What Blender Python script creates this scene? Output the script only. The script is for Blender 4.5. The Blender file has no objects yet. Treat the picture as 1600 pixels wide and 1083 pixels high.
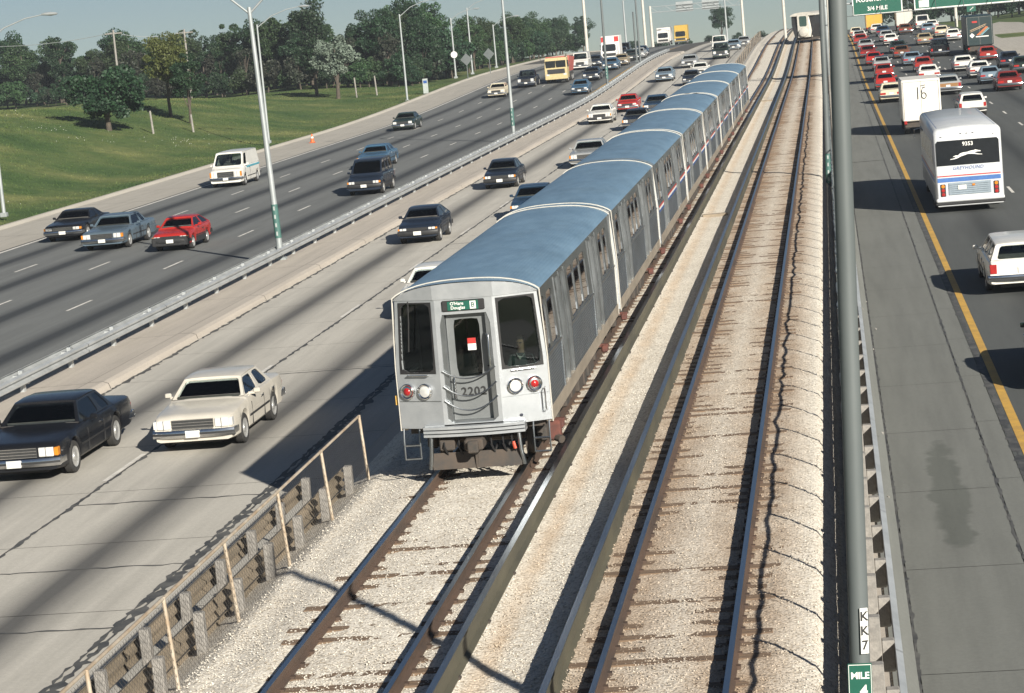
import bpy, math, random
import numpy as np
from mathutils import Vector, Matrix
R = math.radians
random.seed(7); rng = np.random.default_rng(7)
S = bpy.context.scene
COL = S.collection

# ------------------------------------------------------------------ camera
FPX, CX, CY = 3778.0, 800.0, 541.5
VX, VY, ROLL, CAMH = 1285.0, -25.0, 0.09, 7.58
d = Vector((VX - CX, VY - CY, FPX)).normalized()
sx, sy = math.sin(ROLL), math.cos(ROLL)
a_ = -(FPX * d.z) / (sx * d.x + sy * d.y)
n_ = Vector((a_ * sx, a_ * sy, FPX)).normalized()
if n_.y < 0: n_ = -n_
up_ = -n_
xr = d.cross(up_).normalized()
if xr.x < 0: xr = -xr
right = Vector((xr.x, d.x, up_.x)); down = Vector((xr.y, d.y, up_.y)); fwd = Vector((xr.z, d.z, up_.z))
M = Matrix(((right.x, -down.x, -fwd.x, 0), (right.y, -down.y, -fwd.y, 0), (right.z, -down.z, -fwd.z, CAMH), (0, 0, 0, 1)))
cam_d = bpy.data.cameras.new('camera'); cam = bpy.data.objects.new('camera', cam_d); COL.objects.link(cam)
cam.matrix_world = M
cam_d.sensor_width = 36.0; cam_d.sensor_fit = 'HORIZONTAL'; cam_d.lens = FPX * 36 / 1600
cam_d.clip_start = 0.5; cam_d.clip_end = 6000
S.camera = cam

# ------------------------------------------------------------------ sky and sun
EL, AZ = 25.0, 57.0                       # elevation, and angle of the shadows from -X towards +Y
w = bpy.data.worlds.new('World'); S.world = w; w.use_nodes = True
nt = w.node_tree; nt.nodes.clear()
sky = nt.nodes.new('ShaderNodeTexSky'); sky.sky_type = 'NISHITA'; sky.sun_disc = False
tosun = Vector((math.cos(R(AZ)) * math.cos(R(EL)), -math.sin(R(AZ)) * math.cos(R(EL)), math.sin(R(EL))))
sky.sun_elevation = R(EL); sky.sun_rotation = math.atan2(tosun.x, tosun.y)
sky.air_density = 0.75; sky.dust_density = 0.25; sky.ozone_density = 1.2; sky.altitude = 180
bg = nt.nodes.new('ShaderNodeBackground'); bg.inputs['Strength'].default_value = 0.033
out = nt.nodes.new('ShaderNodeOutputWorld')
tc = nt.nodes.new('ShaderNodeTexCoord'); mpn = nt.nodes.new('ShaderNodeMapping'); mpn.inputs['Rotation'].default_value = (R(2.4), 0, 0)   # the line climbs 4 percent: level ground lies below the track plane
nt.links.new(tc.outputs['Generated'], mpn.inputs[0]); nt.links.new(mpn.outputs[0], sky.inputs[0])
nt.links.new(sky.outputs[0], bg.inputs[0]); nt.links.new(bg.outputs[0], out.inputs[0])
sd = bpy.data.lights.new('sun', 'SUN'); sd.energy = 5.0; sd.angle = R(0.55); sd.color = (1.0, 0.945, 0.85)
sun = bpy.data.objects.new('sun', sd); COL.objects.link(sun)
sun.rotation_euler = (-tosun).to_track_quat('-Z', 'Y').to_euler(); sun.location = (30, -40, 60)
S.view_settings.view_transform = 'Standard'; S.view_settings.look = 'None'
S.view_settings.exposure = 0.7; S.view_settings.gamma = 1.0
S.render.engine = 'CYCLES'

# ------------------------------------------------------------------ helpers
def tag(o, label=None, cat=None, group=None, kind=None):
    if label: o['label'] = label
    if cat: o['category'] = cat
    if group: o['group'] = group
    if kind: o['kind'] = kind
    return o
def thing(name, loc, label, cat, group=None, rz=0.0):
    o = bpy.data.objects.new(name, None); COL.objects.link(o); o.empty_display_size = 0.3
    o.location = loc; o.rotation_euler = (0, 0, rz)
    return tag(o, label, cat, group)
def put(name, me, mat=None, parent=None, loc=(0, 0, 0), rot=None):
    o = bpy.data.objects.new(name, me); COL.objects.link(o)
    o.location = loc
    if rot: o.rotation_euler = rot
    if parent is not None: o.parent = parent
    if mat is not None:
        if len(me.materials) == 0: me.materials.append(mat)
        else:
            o.material_slots[0].link = 'OBJECT'; o.material_slots[0].material = mat
    return o
def mesh(name, v, f, smooth=None):
    me = bpy.data.meshes.new(name); me.from_pydata([tuple(p) for p in v], [], f)
    me.validate(); me.update()
    if smooth is not None:
        me.polygons.foreach_set('use_smooth', [True] * len(me.polygons))
        me.set_sharp_from_angle(angle=R(smooth))
    return me
class MB:
    def __init__(s): s.v = []; s.f = []
    def add(s, vs, fs):
        b = len(s.v); s.v += [tuple(p) for p in vs]; s.f += [tuple(b + i for i in q) for q in fs]; return s
    def box(s, x0, x1, y0, y1, z0, z1):
        return s.add([(x0, y0, z0), (x1, y0, z0), (x1, y1, z0), (x0, y1, z0), (x0, y0, z1), (x1, y0, z1), (x1, y1, z1), (x0, y1, z1)],
                     [(3, 2, 1, 0), (4, 5, 6, 7), (0, 1, 5, 4), (1, 2, 6, 5), (2, 3, 7, 6), (3, 0, 4, 7)])
    def bbox(s, x0, x1, y0, y1, z0, z1, b):
        def ring(i, z): return [(x0 + b + i, y0 + i, z), (x1 - b - i, y0 + i, z), (x1 - i, y0 + b + i, z), (x1 - i, y1 - b - i, z),
                                (x1 - b - i, y1 - i, z), (x0 + b + i, y1 - i, z), (x0 + i, y1 - b - i, z), (x0 + i, y0 + b + i, z)]
        return s.loft([ring(b, z0), ring(0, z0 + b), ring(0, z1 - b), ring(b, z1)], True, True)
    def loft(s, rings, closed=True, caps=True):
        n = len(rings[0]); vs = [p for r in rings for p in r]; fs = []
        for i in range(len(rings) - 1):
            for j in range(n if closed else n - 1):
                k = (j + 1) % n
                fs.append((i * n + j, i * n + k, (i + 1) * n + k, (i + 1) * n + j))
        if caps and closed:
            fs.append(tuple(reversed(range(n)))); fs.append(tuple((len(rings) - 1) * n + j for j in range(n)))
        return s.add(vs, fs)
    def tube(s, pts, r, n=8, caps=True):
        pts = [Vector(p) for p in pts]; rs = r if isinstance(r, (list, tuple)) else [r] * len(pts); rings = []
        for i, p in enumerate(pts):
            t = (pts[min(i + 1, len(pts) - 1)] - pts[max(i - 1, 0)]).normalized()
            u = t.cross(Vector((0, 0, 1)) if abs(t.z) < 0.9 else Vector((1, 0, 0))).normalized(); v = t.cross(u)
            rings.append([p + (u * math.cos(6.28318 * k / n) + v * math.sin(6.28318 * k / n)) * rs[i] for k in range(n)])
        return s.loft(rings, True, caps)
    def cylx(s, x0, x1, y, z, prof, n=16):
        """lathe about the X axis: prof = [(x, r)...]"""
        return s.loft([[(x, y + r * math.cos(6.28318 * k / n), z + r * math.sin(6.28318 * k / n)) for k in range(n)] for x, r in prof], True, True)
    def cyly(s, x, z, prof, n=16):
        return s.loft([[(x + r * math.cos(6.28318 * k / n), y, z + r * math.sin(6.28318 * k / n)) for k in range(n)] for y, r in prof], True, True)
    def mesh(s, name, smooth=None): return mesh(name, s.v, s.f, smooth)
    def build(s, name, mat, parent=None, smooth=None, loc=(0, 0, 0), rot=None):
        return put(name, s.mesh(name, smooth), mat, parent, loc, rot)

def holed(mb, fn, u0, u1, v0, v1, a0, a1, b0, b1, e=7.0, n=28, depth=None):
    """face patch [u0,u1]x[v0,v1] with a rounded hole [a0,a1]x[b0,b1]; fn(u,v,w)->point; a reveal of the given depth"""
    cu, cv = (a0 + a1) / 2, (b0 + b1) / 2; hu, hv = (a1 - a0) / 2, (b1 - b0) / 2
    angs = [2 * math.pi * k / n for k in range(n)] + [math.atan2(y - cv, x - cu) % (2 * math.pi) for x in (u0, u1) for y in (v0, v1)]
    angs = sorted(angs); inner = []; outer = []
    for t in angs:
        c, s_ = math.cos(t), math.sin(t)
        rr = (abs(c / hu) ** e + abs(s_ / hv) ** e) ** (-1 / e); inner.append((cu + c * rr, cv + s_ * rr))
        k = min(((u1 - cu) / c if c > 1e-9 else (u0 - cu) / c if c < -1e-9 else 1e9), ((v1 - cv) / s_ if s_ > 1e-9 else (v0 - cv) / s_ if s_ < -1e-9 else 1e9))
        outer.append((cu + c * k, cv + s_ * k))
    m = len(angs); vs = [fn(u, v, 0) for u, v in outer] + [fn(u, v, 0) for u, v in inner]; fs = []
    for j in range(m):
        k = (j + 1) % m; fs.append((j, k, m + k, m + j))
    if depth:
        vs += [fn(u, v, depth) for u, v in inner]
        for j in range(m):
            k = (j + 1) % m; fs.append((m + j, m + k, 2 * m + k, 2 * m + j))
    mb.add(vs, fs); return inner
def pane(mb, fn, a0, a1, b0, b1, w_, e=7.0, n=24):
    cu, cv = (a0 + a1) / 2, (b0 + b1) / 2; hu, hv = (a1 - a0) / 2, (b1 - b0) / 2; vs = []
    for k in range(n):
        t = 2 * math.pi * k / n; c, s_ = math.cos(t), math.sin(t); rr = (abs(c / hu) ** e + abs(s_ / hv) ** e) ** (-1 / e)
        vs.append(fn(cu + c * rr, cv + s_ * rr, w_))
    for k in range(n):
        t = 2 * math.pi * k / n; c, s_ = math.cos(t), math.sin(t); rr = (abs(c / hu) ** e + abs(s_ / hv) ** e) ** (-1 / e)
        vs.append(fn(cu + c * rr, cv + s_ * rr, w_ + 0.012))
    mb.add(vs, [tuple(range(n)), tuple(reversed(range(n, 2 * n)))] + [(j, (j + 1) % n, n + (j + 1) % n, n + j) for j in range(n)])

# ------------------------------------------------------------------ materials
def newmat(name):
    m = bpy.data.materials.new(name); m.use_nodes = True; nt = m.node_tree
    return m, nt, nt.nodes['Principled BSDF']
def N(nt, t, **kw):
    n = nt.nodes.new(t)
    for k, v in kw.items(): setattr(n, k, v)
    return n
def ramp(nt, fac, stops):
    r = nt.nodes.new('ShaderNodeValToRGB'); el = r.color_ramp.elements
    while len(el) < len(stops): el.new(0.5)
    for e, (p, c) in zip(el, stops): e.position = p; e.color = (*c, 1) if len(c) == 3 else c
    nt.links.new(fac, r.inputs[0]); return r.outputs[0]
def mixc(nt, fac, a, b, mode='MIX'):
    n = nt.nodes.new('ShaderNodeMix'); n.data_type = 'RGBA'; n.blend_type = mode
    for sock, v in ((n.inputs[0], fac), (n.inputs[6], a), (n.inputs[7], b)):
        if isinstance(v, (int, float)): sock.default_value = v
        elif isinstance(v, tuple): sock.default_value = (*v, 1)
        else: nt.links.new(v, sock)
    return n.outputs[2]
def math_(nt, op, a, b=None, c=None):
    n = nt.nodes.new('ShaderNodeMath'); n.operation = op
    for i, v in enumerate((a, b, c)):
        if v is None: continue
        if isinstance(v, (int, float)): n.inputs[i].default_value = v
        else: nt.links.new(v, n.inputs[i])
    return n.outputs[0]
def pos(nt, scale=(1, 1, 1), obj=False):
    if obj: src = nt.nodes.new('ShaderNodeTexCoord').outputs['Object']
    else: src = nt.nodes.new('ShaderNodeNewGeometry').outputs['Position']
    m = nt.nodes.new('ShaderNodeMapping'); m.inputs['Scale'].default_value = scale; nt.links.new(src, m.inputs[0])
    return m.outputs[0]
def noise(nt, vec, scale, detail=4, rough=0.6):
    n = nt.nodes.new('ShaderNodeTexNoise'); n.inputs['Scale'].default_value = scale; n.inputs['Detail'].default_value = detail
    n.inputs['Roughness'].default_value = rough; nt.links.new(vec, n.inputs['Vector']); return n.outputs[0]
def bump(nt, b, h, strength, dist):
    n = nt.nodes.new('ShaderNodeBump'); n.inputs['Strength'].default_value = strength; n.inputs['Distance'].default_value = dist
    nt.links.new(h, n.inputs['Height']); nt.links.new(n.outputs[0], b.inputs['Normal'])
MATS = {}
def pm(name, c1, c2=None, rough=0.6, metal=0.0, scale=6.0, stretch=(1, 1, 1), obj=True, bmp=0.0, bscale=40.0, bdist=0.01, coat=0.0, spec=None):
    if name in MATS: return MATS[name]
    m, nt, b = newmat(name); c2 = c2 or tuple(x * 0.8 for x in c1)
    v = pos(nt, stretch, obj); f = noise(nt, v, scale, 5, 0.65)
    nt.links.new(ramp(nt, f, [(0.35, c2), (0.65, c1)]), b.inputs['Base Color'])
    b.inputs['Roughness'].default_value = rough; b.inputs['Metallic'].default_value = metal
    b.inputs['Coat Weight'].default_value = coat
    if spec is not None: b.inputs['Specular IOR Level'].default_value = spec
    if bmp: bump(nt, b, noise(nt, v, bscale, 3), bmp, bdist)
    MATS[name] = m; return m

def road_mat(name, light, dark, lane0, lanew, band, seedx=0.0, stain=None):
    """concrete roadway: oil band along each lane's middle, long streaks, blotches"""
    m, nt, b = newmat(name)
    g = nt.nodes.new('ShaderNodeNewGeometry').outputs['Position']
    sp = nt.nodes.new('ShaderNodeSeparateXYZ'); nt.links.new(g, sp.inputs[0])
    mp = nt.nodes.new('ShaderNodeMapping'); mp.inputs['Scale'].default_value = (1, 0.05, 1); mp.inputs['Location'].default_value = (seedx, 0, 0); nt.links.new(g, mp.inputs[0])
    wob = noise(nt, mp.outputs[0], 0.8, 3)
    fr = math_(nt, 'FRACT', math_(nt, 'DIVIDE', math_(nt, 'SUBTRACT', sp.outputs[0], lane0), lanew))
    dist = math_(nt, 'ABSOLUTE', math_(nt, 'SUBTRACT', math_(nt, 'ADD', fr, math_(nt, 'MULTIPLY', math_(nt, 'SUBTRACT', wob, 0.5), 0.12)), 0.5))
    oil = ramp(nt, dist, [(0.02, (1, 1, 1)), (0.12, (0.42, 0.42, 0.42)), (0.25, (0, 0, 0))])
    st = noise(nt, mp.outputs[0], 3.0, 5)
    blot = noise(nt, g, 0.45, 5); fine = noise(nt, g, 14.0, 4, 0.75)
    base = mixc(nt, blot, tuple(x * 0.86 for x in light), light)
    base = mixc(nt, math_(nt, 'MULTIPLY', oil, math_(nt, 'MULTIPLY_ADD', st, 0.7, band - 0.3)), base, dark)
    base = mixc(nt, 0.55, base, ramp(nt, fine, [(0.3, (0.72, 0.72, 0.72)), (0.7, (1, 1, 1))]), 'MULTIPLY')
    base = mixc(nt, 0.4, base, ramp(nt, st, [(0.3, (0.6, 0.6, 0.6)), (0.6, (1, 1, 1))]), 'MULTIPLY')
    if stain:
        cxs, cys, rx, ry = stain
        du = math_(nt, 'DIVIDE', math_(nt, 'SUBTRACT', sp.outputs[0], cxs), rx); dv = math_(nt, 'DIVIDE', math_(nt, 'SUBTRACT', sp.outputs[1], cys), ry)
        rr = math_(nt, 'SQRT', math_(nt, 'ADD', math_(nt, 'MULTIPLY', du, du), math_(nt, 'MULTIPLY', dv, dv)))
        rr = math_(nt, 'ADD', rr, math_(nt, 'MULTIPLY', math_(nt, 'SUBTRACT', noise(nt, g, 0.7, 3), 0.5), 2.2))
        base = mixc(nt, ramp(nt, rr, [(0.70, (1, 1, 1)), (0.92, (0, 0, 0))]), base, mixc(nt, 1.0, base, (0.70, 0.72, 0.70), 'MULTIPLY'))
    nt.links.new(base, b.inputs['Base Color']); b.inputs['Roughness'].default_value = 0.85
    bump(nt, b, fine, 0.35, 0.01)
    return m
def glass_mat(name, tint, rough=0.02):
    m, nt, b = newmat(name); nt.nodes.remove(b)
    o = nt.nodes['Material Output']; tr = nt.nodes.new('ShaderNodeBsdfTransparent'); tr.inputs[0].default_value = (*tint, 1)
    gl = nt.nodes.new('ShaderNodeBsdfGlossy'); gl.inputs['Roughness'].default_value = rough; gl.inputs[0].default_value = (0.95, 0.97, 1, 1)
    fz = nt.nodes.new('ShaderNodeFresnel'); fz.inputs[0].default_value = 1.5
    mx = nt.nodes.new('ShaderNodeMixShader'); nt.links.new(fz.outputs[0], mx.inputs[0]); nt.links.new(tr.outputs[0], mx.inputs[1]); nt.links.new(gl.outputs[0], mx.inputs[2])
    nt.links.new(mx.outputs[0], o.inputs[0]); return m

m_inner = road_mat('concrete_road', (0.57, 0.54, 0.475), (0.11, 0.107, 0.10), -15.2, 4.0, 0.95)
m_outer = road_mat('worn_road', (0.18, 0.187, 0.18), (0.036, 0.04, 0.043), -22.9, 3.68, 1.15, 9.0)
m_rightroad = road_mat('dark_road', (0.098, 0.105, 0.10), (0.038, 0.042, 0.041), 3.1, 3.7, 0.95, 31.0)
m_shoulder = road_mat('shoulder_concrete', (0.205, 0.21, 0.19), (0.15, 0.155, 0.142), 0.0, 40.0, 0.5, 53.0, stain=(1.55, 41.0, 0.38, 4.6))
m_oshoulder = road_mat('verge_concrete', (0.50, 0.465, 0.40), (0.32, 0.30, 0.26), 0.0, 60.0, 0.5, 71.0)
m_median = road_mat('median_concrete', (0.54, 0.485, 0.415), (0.34, 0.31, 0.27), -19.5, 60.0, 0.5, 17.0)
m_white = pm('road_paint_white', (0.78, 0.75, 0.68), (0.5, 0.48, 0.44), 0.7, scale=3, obj=False)
m_yellow = pm('road_paint_yellow', (0.62, 0.37, 0.07), (0.45, 0.27, 0.07), 0.7, scale=3, obj=False)
m_tar = pm('tar_seal', (0.04, 0.042, 0.044), (0.12, 0.118, 0.11), 0.7, scale=2, obj=False)
m_gap = pm('joint_dirt', (0.05, 0.046, 0.04), (0.09, 0.085, 0.075), 0.9, obj=False)
m_rail = pm('rail_rust', (0.10, 0.062, 0.042), (0.06, 0.042, 0.032), 0.75, scale=2.0, stretch=(1, 0.3, 1), obj=False)
m_railhead = pm('rail_head', (0.42, 0.46, 0.5), (0.30, 0.34, 0.38), 0.28, 1.0, scale=1.0, stretch=(8, 0.2, 1), obj=False)
m_third = pm('third_rail_steel', (0.10, 0.092, 0.062), (0.065, 0.062, 0.045), 0.7, scale=1.5, stretch=(1, 0.3, 1), obj=False)
m_tie = pm('tie_wood', (0.22, 0.15, 0.095), (0.12, 0.08, 0.055), 0.9, scale=4, stretch=(0.5, 5, 1), obj=True, bmp=0.4, bscale=20)
m_galv = pm('galvanised_steel', (0.54, 0.56, 0.56), (0.42, 0.44, 0.44), 0.45, 0.4, scale=1.4, obj=False)
m_pole = pm('pole_steel', (0.40, 0.42, 0.42), (0.32, 0.35, 0.35), 0.5, 0.35, scale=1.0, obj=False)
m_greypole = pm('grey_green_pole', (0.14, 0.155, 0.155), (0.105, 0.12, 0.12), 0.5, 0.1, scale=1.2, stretch=(1, 1, 0.25), obj=False)
m_post = pm('weathered_post', (0.32, 0.30, 0.27), (0.19, 0.18, 0.165), 0.85, scale=9, obj=True, bmp=0.5)
m_beam = pm('weathered_beam', (0.27, 0.22, 0.16), (0.17, 0.14, 0.10), 0.75, scale=2, stretch=(1, 0.2, 3), obj=False)
m_pipe = pm('fence_pipe', (0.52, 0.46, 0.37), (0.36, 0.27, 0.18), 0.6, 0.2, scale=2.5, obj=False)
m_wire = pm('fence_wire', (0.15, 0.14, 0.125), (0.11, 0.10, 0.09), 0.6, 0.5, obj=False)
m_black = pm('black_rubber', (0.015, 0.015, 0.016), (0.025, 0.024, 0.023), 0.7)
m_under = pm('dark_underframe', (0.045, 0.042, 0.038), (0.08, 0.06, 0.045), 0.8, scale=3)
m_leaf_kinds = {}
def leaf_mat(name, c1, c2):
    m, nt, b = newmat(name); oi = nt.nodes.new('ShaderNodeObjectInfo').outputs['Random']
    f = noise(nt, pos(nt, (1, 1, 1), True), 0.9, 3)
    c = ramp(nt, f, [(0.3, c1), (0.7, c2)])
    h = nt.nodes.new('ShaderNodeHueSaturation'); nt.links.new(c, h.inputs['Color'])
    nt.links.new(math_(nt, 'MULTIPLY_ADD', oi, 0.05, 0.475), h.inputs['Hue']); nt.links.new(math_(nt, 'MULTIPLY_ADD', oi, 0.5, 0.72), h.inputs['Value'])
    nt.links.new(h.outputs[0], b.inputs['Base Color']); b.inputs['Roughness'].default_value = 0.6
    t = nt.nodes.new('ShaderNodeBsdfTranslucent'); nt.links.new(h.outputs[0], t.inputs[0])
    mx = nt.nodes.new('ShaderNodeMixShader'); mx.inputs[0].default_value = 0.22
    o = nt.nodes['Material Output']; nt.links.new(b.outputs[0], mx.inputs[1]); nt.links.new(t.outputs[0], mx.inputs[2]); nt.links.new(mx.outputs[0], o.inputs[0])
    m_leaf_kinds[name] = m; return m
leaf_mat('leaf_dark', (0.011, 0.034, 0.014), (0.027, 0.066, 0.024))
leaf_mat('leaf_mid', (0.022, 0.052, 0.018), (0.05, 0.092, 0.03))
leaf_mat('leaf_yellow', (0.085, 0.125, 0.03), (0.13, 0.165, 0.045))
leaf_mat('leaf_silver', (0.13, 0.17, 0.13), (0.20, 0.245, 0.19))
leaf_mat('leaf_dry', (0.0383, 0.0385, 0.0273), (0.03, 0.0409, 0.0224))
m_bark = pm('bark', (0.10, 0.08, 0.06), (0.06, 0.05, 0.04), 0.95, scale=5, bmp=0.5)

# ballast stone
def ballast_mat():
    m, nt, b = newmat('ballast_stone'); g = pos(nt)
    vo = nt.nodes.new('ShaderNodeTexVoronoi'); vo.inputs['Scale'].default_value = 24.0; nt.links.new(g, vo.inputs['Vector'])
    cellv = nt.nodes.new('ShaderNodeSeparateColor'); nt.links.new(vo.outputs['Color'], cellv.inputs[0])
    c = ramp(nt, cellv.outputs[0], [(0.0, (0.36, 0.33, 0.28)), (0.07, (0.68, 0.63, 0.54)), (1.0, (0.83, 0.775, 0.67))])
    c = mixc(nt, ramp(nt, vo.outputs['Distance'], [(0.52, (0, 0, 0)), (0.8, (1, 1, 1))]), c, (0.50, 0.44, 0.35))
    sp = nt.nodes.new('ShaderNodeSeparateXYZ'); nt.links.new(pos(nt), sp.inputs[0])
    # rust and brake dust beside the rails of the busier track, a little by the other track's third rail
    dx = math_(nt, 'ABSOLUTE', math_(nt, 'SUBTRACT', sp.outputs[0], -2.35))
    bandm = ramp(nt, math_(nt, 'DIVIDE', dx, 2.4), [(0.0, (0.30, 0.30, 0.30)), (0.12, (0.6, 0.6, 0.6)), (0.32, (1, 1, 1)), (0.5, (0.75, 0.75, 0.75)), (0.68, (0, 0, 0))])
    nz = noise(nt, pos(nt, (1, 0.35, 1)), 2.2, 5)
    far = ramp(nt, math_(nt, 'DIVIDE', sp.outputs[1], 200.0), [(0.1, (0.8, 0.8, 0.8)), (0.5, (1, 1, 1))])
    rust = math_(nt, 'MULTIPLY', math_(nt, 'MULTIPLY', bandm, far), ramp(nt, nz, [(0.28, (0.55, 0.55, 0.55)), (0.58, (1, 1, 1))]))
    c = mixc(nt, rust, c, mixc(nt, 1.0, c, (0.50, 0.355, 0.24), 'MULTIPLY'))
    d2 = math_(nt, 'ABSOLUTE', math_(nt, 'SUBTRACT', sp.outputs[0], -4.62))
    b2 = math_(nt, 'MULTIPLY', ramp(nt, math_(nt, 'DIVIDE', d2, 1.0), [(0.05, (1, 1, 1)), (0.22, (0, 0, 0))]), nz)
    c = mixc(nt, b2, c, mixc(nt, 1.0, c, (0.78, 0.62, 0.47), 'MULTIPLY'))
    c = mixc(nt, 0.5, c, ramp(nt, noise(nt, pos(nt), 0.9, 4), [(0.3, (0.78, 0.76, 0.74)), (0.6, (1, 1, 1))]), 'MULTIPLY')
    nt.links.new(c, b.inputs['Base Color']); b.inputs['Roughness'].default_value = 0.95
    h = math_(nt, 'SUBTRACT', 1.0, vo.outputs['Distance']); bump(nt, b, h, 0.5, 0.02)
    return m
m_ballast = ballast_mat()
def grass_mat():
    m, nt, b = newmat('grass'); g = pos(nt)
    n1 = noise(nt, g, 0.11, 6, 0.62); n2 = noise(nt, pos(nt, (1, 0.6, 1)), 1.3, 5, 0.7); n3 = noise(nt, g, 9.0, 3)
    c = ramp(nt, n1, [(0.30, (0.048, 0.090, 0.0329)), (0.45, (0.080, 0.124, 0.0461)), (0.55, (0.116, 0.148, 0.0575)), (0.66, (0.1852, 0.1998, 0.0848))])
    c = mixc(nt, 0.75, c, ramp(nt, n2, [(0.3, (0.68, 0.72, 0.68)), (0.7, (1.15, 1.12, 1.0))]), 'MULTIPLY')
    c = mixc(nt, 0.5, c, ramp(nt, n3, [(0.3, (0.75, 0.77, 0.75)), (0.7, (1.1, 1.1, 1.0))]), 'MULTIPLY')
    nt.links.new(c, b.inputs['Base Color']); b.inputs['Roughness'].default_value = 0.9; b.inputs['Specular IOR Level'].default_value = 0.15
    bump(nt, b, math_(nt, 'ADD', n2, n3), 0.45, 0.1); return m
m_grass = grass_mat()

# ------------------------------------------------------------------ lie of the land
def zp(Y):
    if Y < 200: return 0.0
    t = min(max((Y - 200) / 110, 0), 1); z = 1.3 * t * t * (3 - 2 * t)
    if Y > 330: q = min(Y, 520) - 330; z -= q * q / 12000 + max(Y - 520, 0) * 0.034
    return z
def sst(t): t = min(max(t, 0), 1); return t * t * (3 - 2 * t)
ROADZ = -1.2
def land(X, Y):
    z = -1.55 + zp(Y)
    if X < -42.9:
        e = 4.6 - 4.2 * sst((Y - 190) / 110)
        z += 0.32 + e * sst((-43.2 - X) / 30) + 0.35 * sst((-43.2 - X) / 6) * math.sin(X * 0.21 + Y * 0.05) * math.sin(Y * 0.043 + 1)
    if X > 19: z += 0.32 + 1.2 * sst((X - 24) / 20)
    return z
YS = [14, 18, 22, 26, 30, 35, 40, 46, 52, 58, 65, 72, 80, 88, 96, 105, 115, 125, 135, 145, 155, 165, 175, 185, 195] + list(range(204, 345, 8)) + [355, 370, 385, 400, 420, 445, 470, 500, 540]
def strip(name, prof, mat, ys=YS, parent=None, y0=None, y1=None, smooth=None, closed=False):
    st = [y for y in ys if (y0 is None or y > y0 + 0.05) and (y1 is None or y < y1 - 0.05)]
    if y0 is not None: st = [y0] + st
    if y1 is not None: st = st + [y1]
    mb = MB(); mb.loft([[(x, y, z + zp(y)) for x, z in prof] for y in st], closed, closed)
    return mb.build(name, mat, parent, smooth)
def st_(o): return tag(o, kind='structure')

gx = [-400, -250, -180, -150, -130, -115, -105, -96, -90, -84, -78, -73, -68, -64, -60, -56, -52, -49, -46.5, -44.5, -43.0, -42, -30, -10, 10, 19.5, 23, 26, 30, 36, 44, 60, 100, 200, 400]
gy = list(range(-40, 120, 20)) + list(range(120, 360, 7)) + [380, 420, 470, 540, 620, 700]
gv = [(x, y, land(x, y)) for y in gy for x in gx]; nx = len(gx)
gf = [(j * nx + i, j * nx + i + 1, (j + 1) * nx + i + 1, (j + 1) * nx + i) for j in range(len(gy) - 1) for i in range(nx - 1)]
st_(put('ground', mesh('ground', gv, gf, 60), m_grass))

# left outer roadway and its verge
ro = st_(strip('outer_roadway', [(-38.2, -1.2), (-22.4, -1.2)], m_outer))
for i in range(40):
    y0 = 60 + i * 9.2
    if y0 > 330: break
    strip('slab', [(-42.6, -1.14), (-38.22, -1.19)], m_oshoulder, parent=ro, y0=y0 + 0.03, y1=y0 + 9.17)
strip('shoulder_bed', [(-42.7, -1.22), (-38.15, -1.215)], m_gap, parent=ro)
kerb = st_(strip('verge_kerb', [(-43.05, -1.5), (-43.05, -1.0), (-42.95, -0.98), (-42.75, -0.99), (-42.6, -1.13), (-42.6, -1.5)], m_oshoulder))
st_(strip('edge_line', [(-38.05, ROADZ + 0.006), (-37.85, ROADZ + 0.006)], m_white))
st_(strip('yellow_line', [(-22.95, ROADZ + 0.006), (-22.78, ROADZ + 0.006)], m_yellow))
for li, (X, y0) in enumerate(((-26.45, 54.9), (-30.15, 57.0), (-33.8, 58.5))):
    for k in range(22):
        a = y0 + k * 12.45
        if a > 320: break
        strip('lane_dash', [(X - 0.06, ROADZ + 0.006), (X + 0.06, ROADZ + 0.006)], m_white, parent=ro, y0=a, y1=a + 2.9)
# left inner roadway, laid in slabs where one can tell them apart
ri = st_(strip('inner_roadway', [(-19.2, -1.216), (-9.2, -1.216)], m_gap, y1=122))
strip('far_pavement', [(-19.2, -1.2), (-9.6, -1.2)], m_inner, parent=ri, y0=120)
yj = 20.9
while yj < 119:
    L = 4.9 + (0.0 if int(yj) % 2 else 0.25)
    y1 = min(yj + L, 120)
    for (xa, xb) in ((-19.12, -15.24), (-15.2, -11.32), (-11.28, -9.6)):
        strip('slab', [(xa, -1.2), (xb, -1.2)], m_inner, parent=ri, y0=yj + 0.012, y1=y1 - 0.012)
    yj = y1
for k in range(24):
    a = 47.3 + k * 12.45 - 12.45
    if a > 320: break
    strip('lane_dash', [(-15.36, ROADZ + 0.006), (-15.25, ROADZ + 0.006)], m_white, parent=ri, y0=a, y1=a + 3.0)
def crack(name, parent, x0, ya, yb, wd, mat, z=ROADZ + 0.004, wob=0.05, step=0.14, drift=0.0):
    v = []; f = []; y = ya; i = 0; x = x0
    while y < yb:
        x = x0 + random.uniform(-wob, wob) * random.random() + drift * (y - ya); hw = wd * random.choice((0.2, 0.5, 0.8, 1.0, 1.3)) * 0.5
        v += [(x - hw, y, z + zp(y)), (x + hw * random.uniform(0.5, 1.4), y, z + zp(y))]
        if i: f.append((2 * i - 2, 2 * i - 1, 2 * i + 1, 2 * i))
        i += 1; y += step * random.uniform(0.5, 1.5) * (1 + y / 120)
    return put(name, mesh(name, v, f), mat, parent)
crack('tar_joint', ri, -15.2, 20, 330, 0.10, m_tar, wob=0.04)
crack('tar_joint', ri, -11.3, 20, 330, 0.20, m_tar, wob=0.05)
crack('tar_joint', ri, -11.42, 20, 120, 0.09, m_tar, wob=0.05, z=ROADZ + 0.007)
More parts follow.
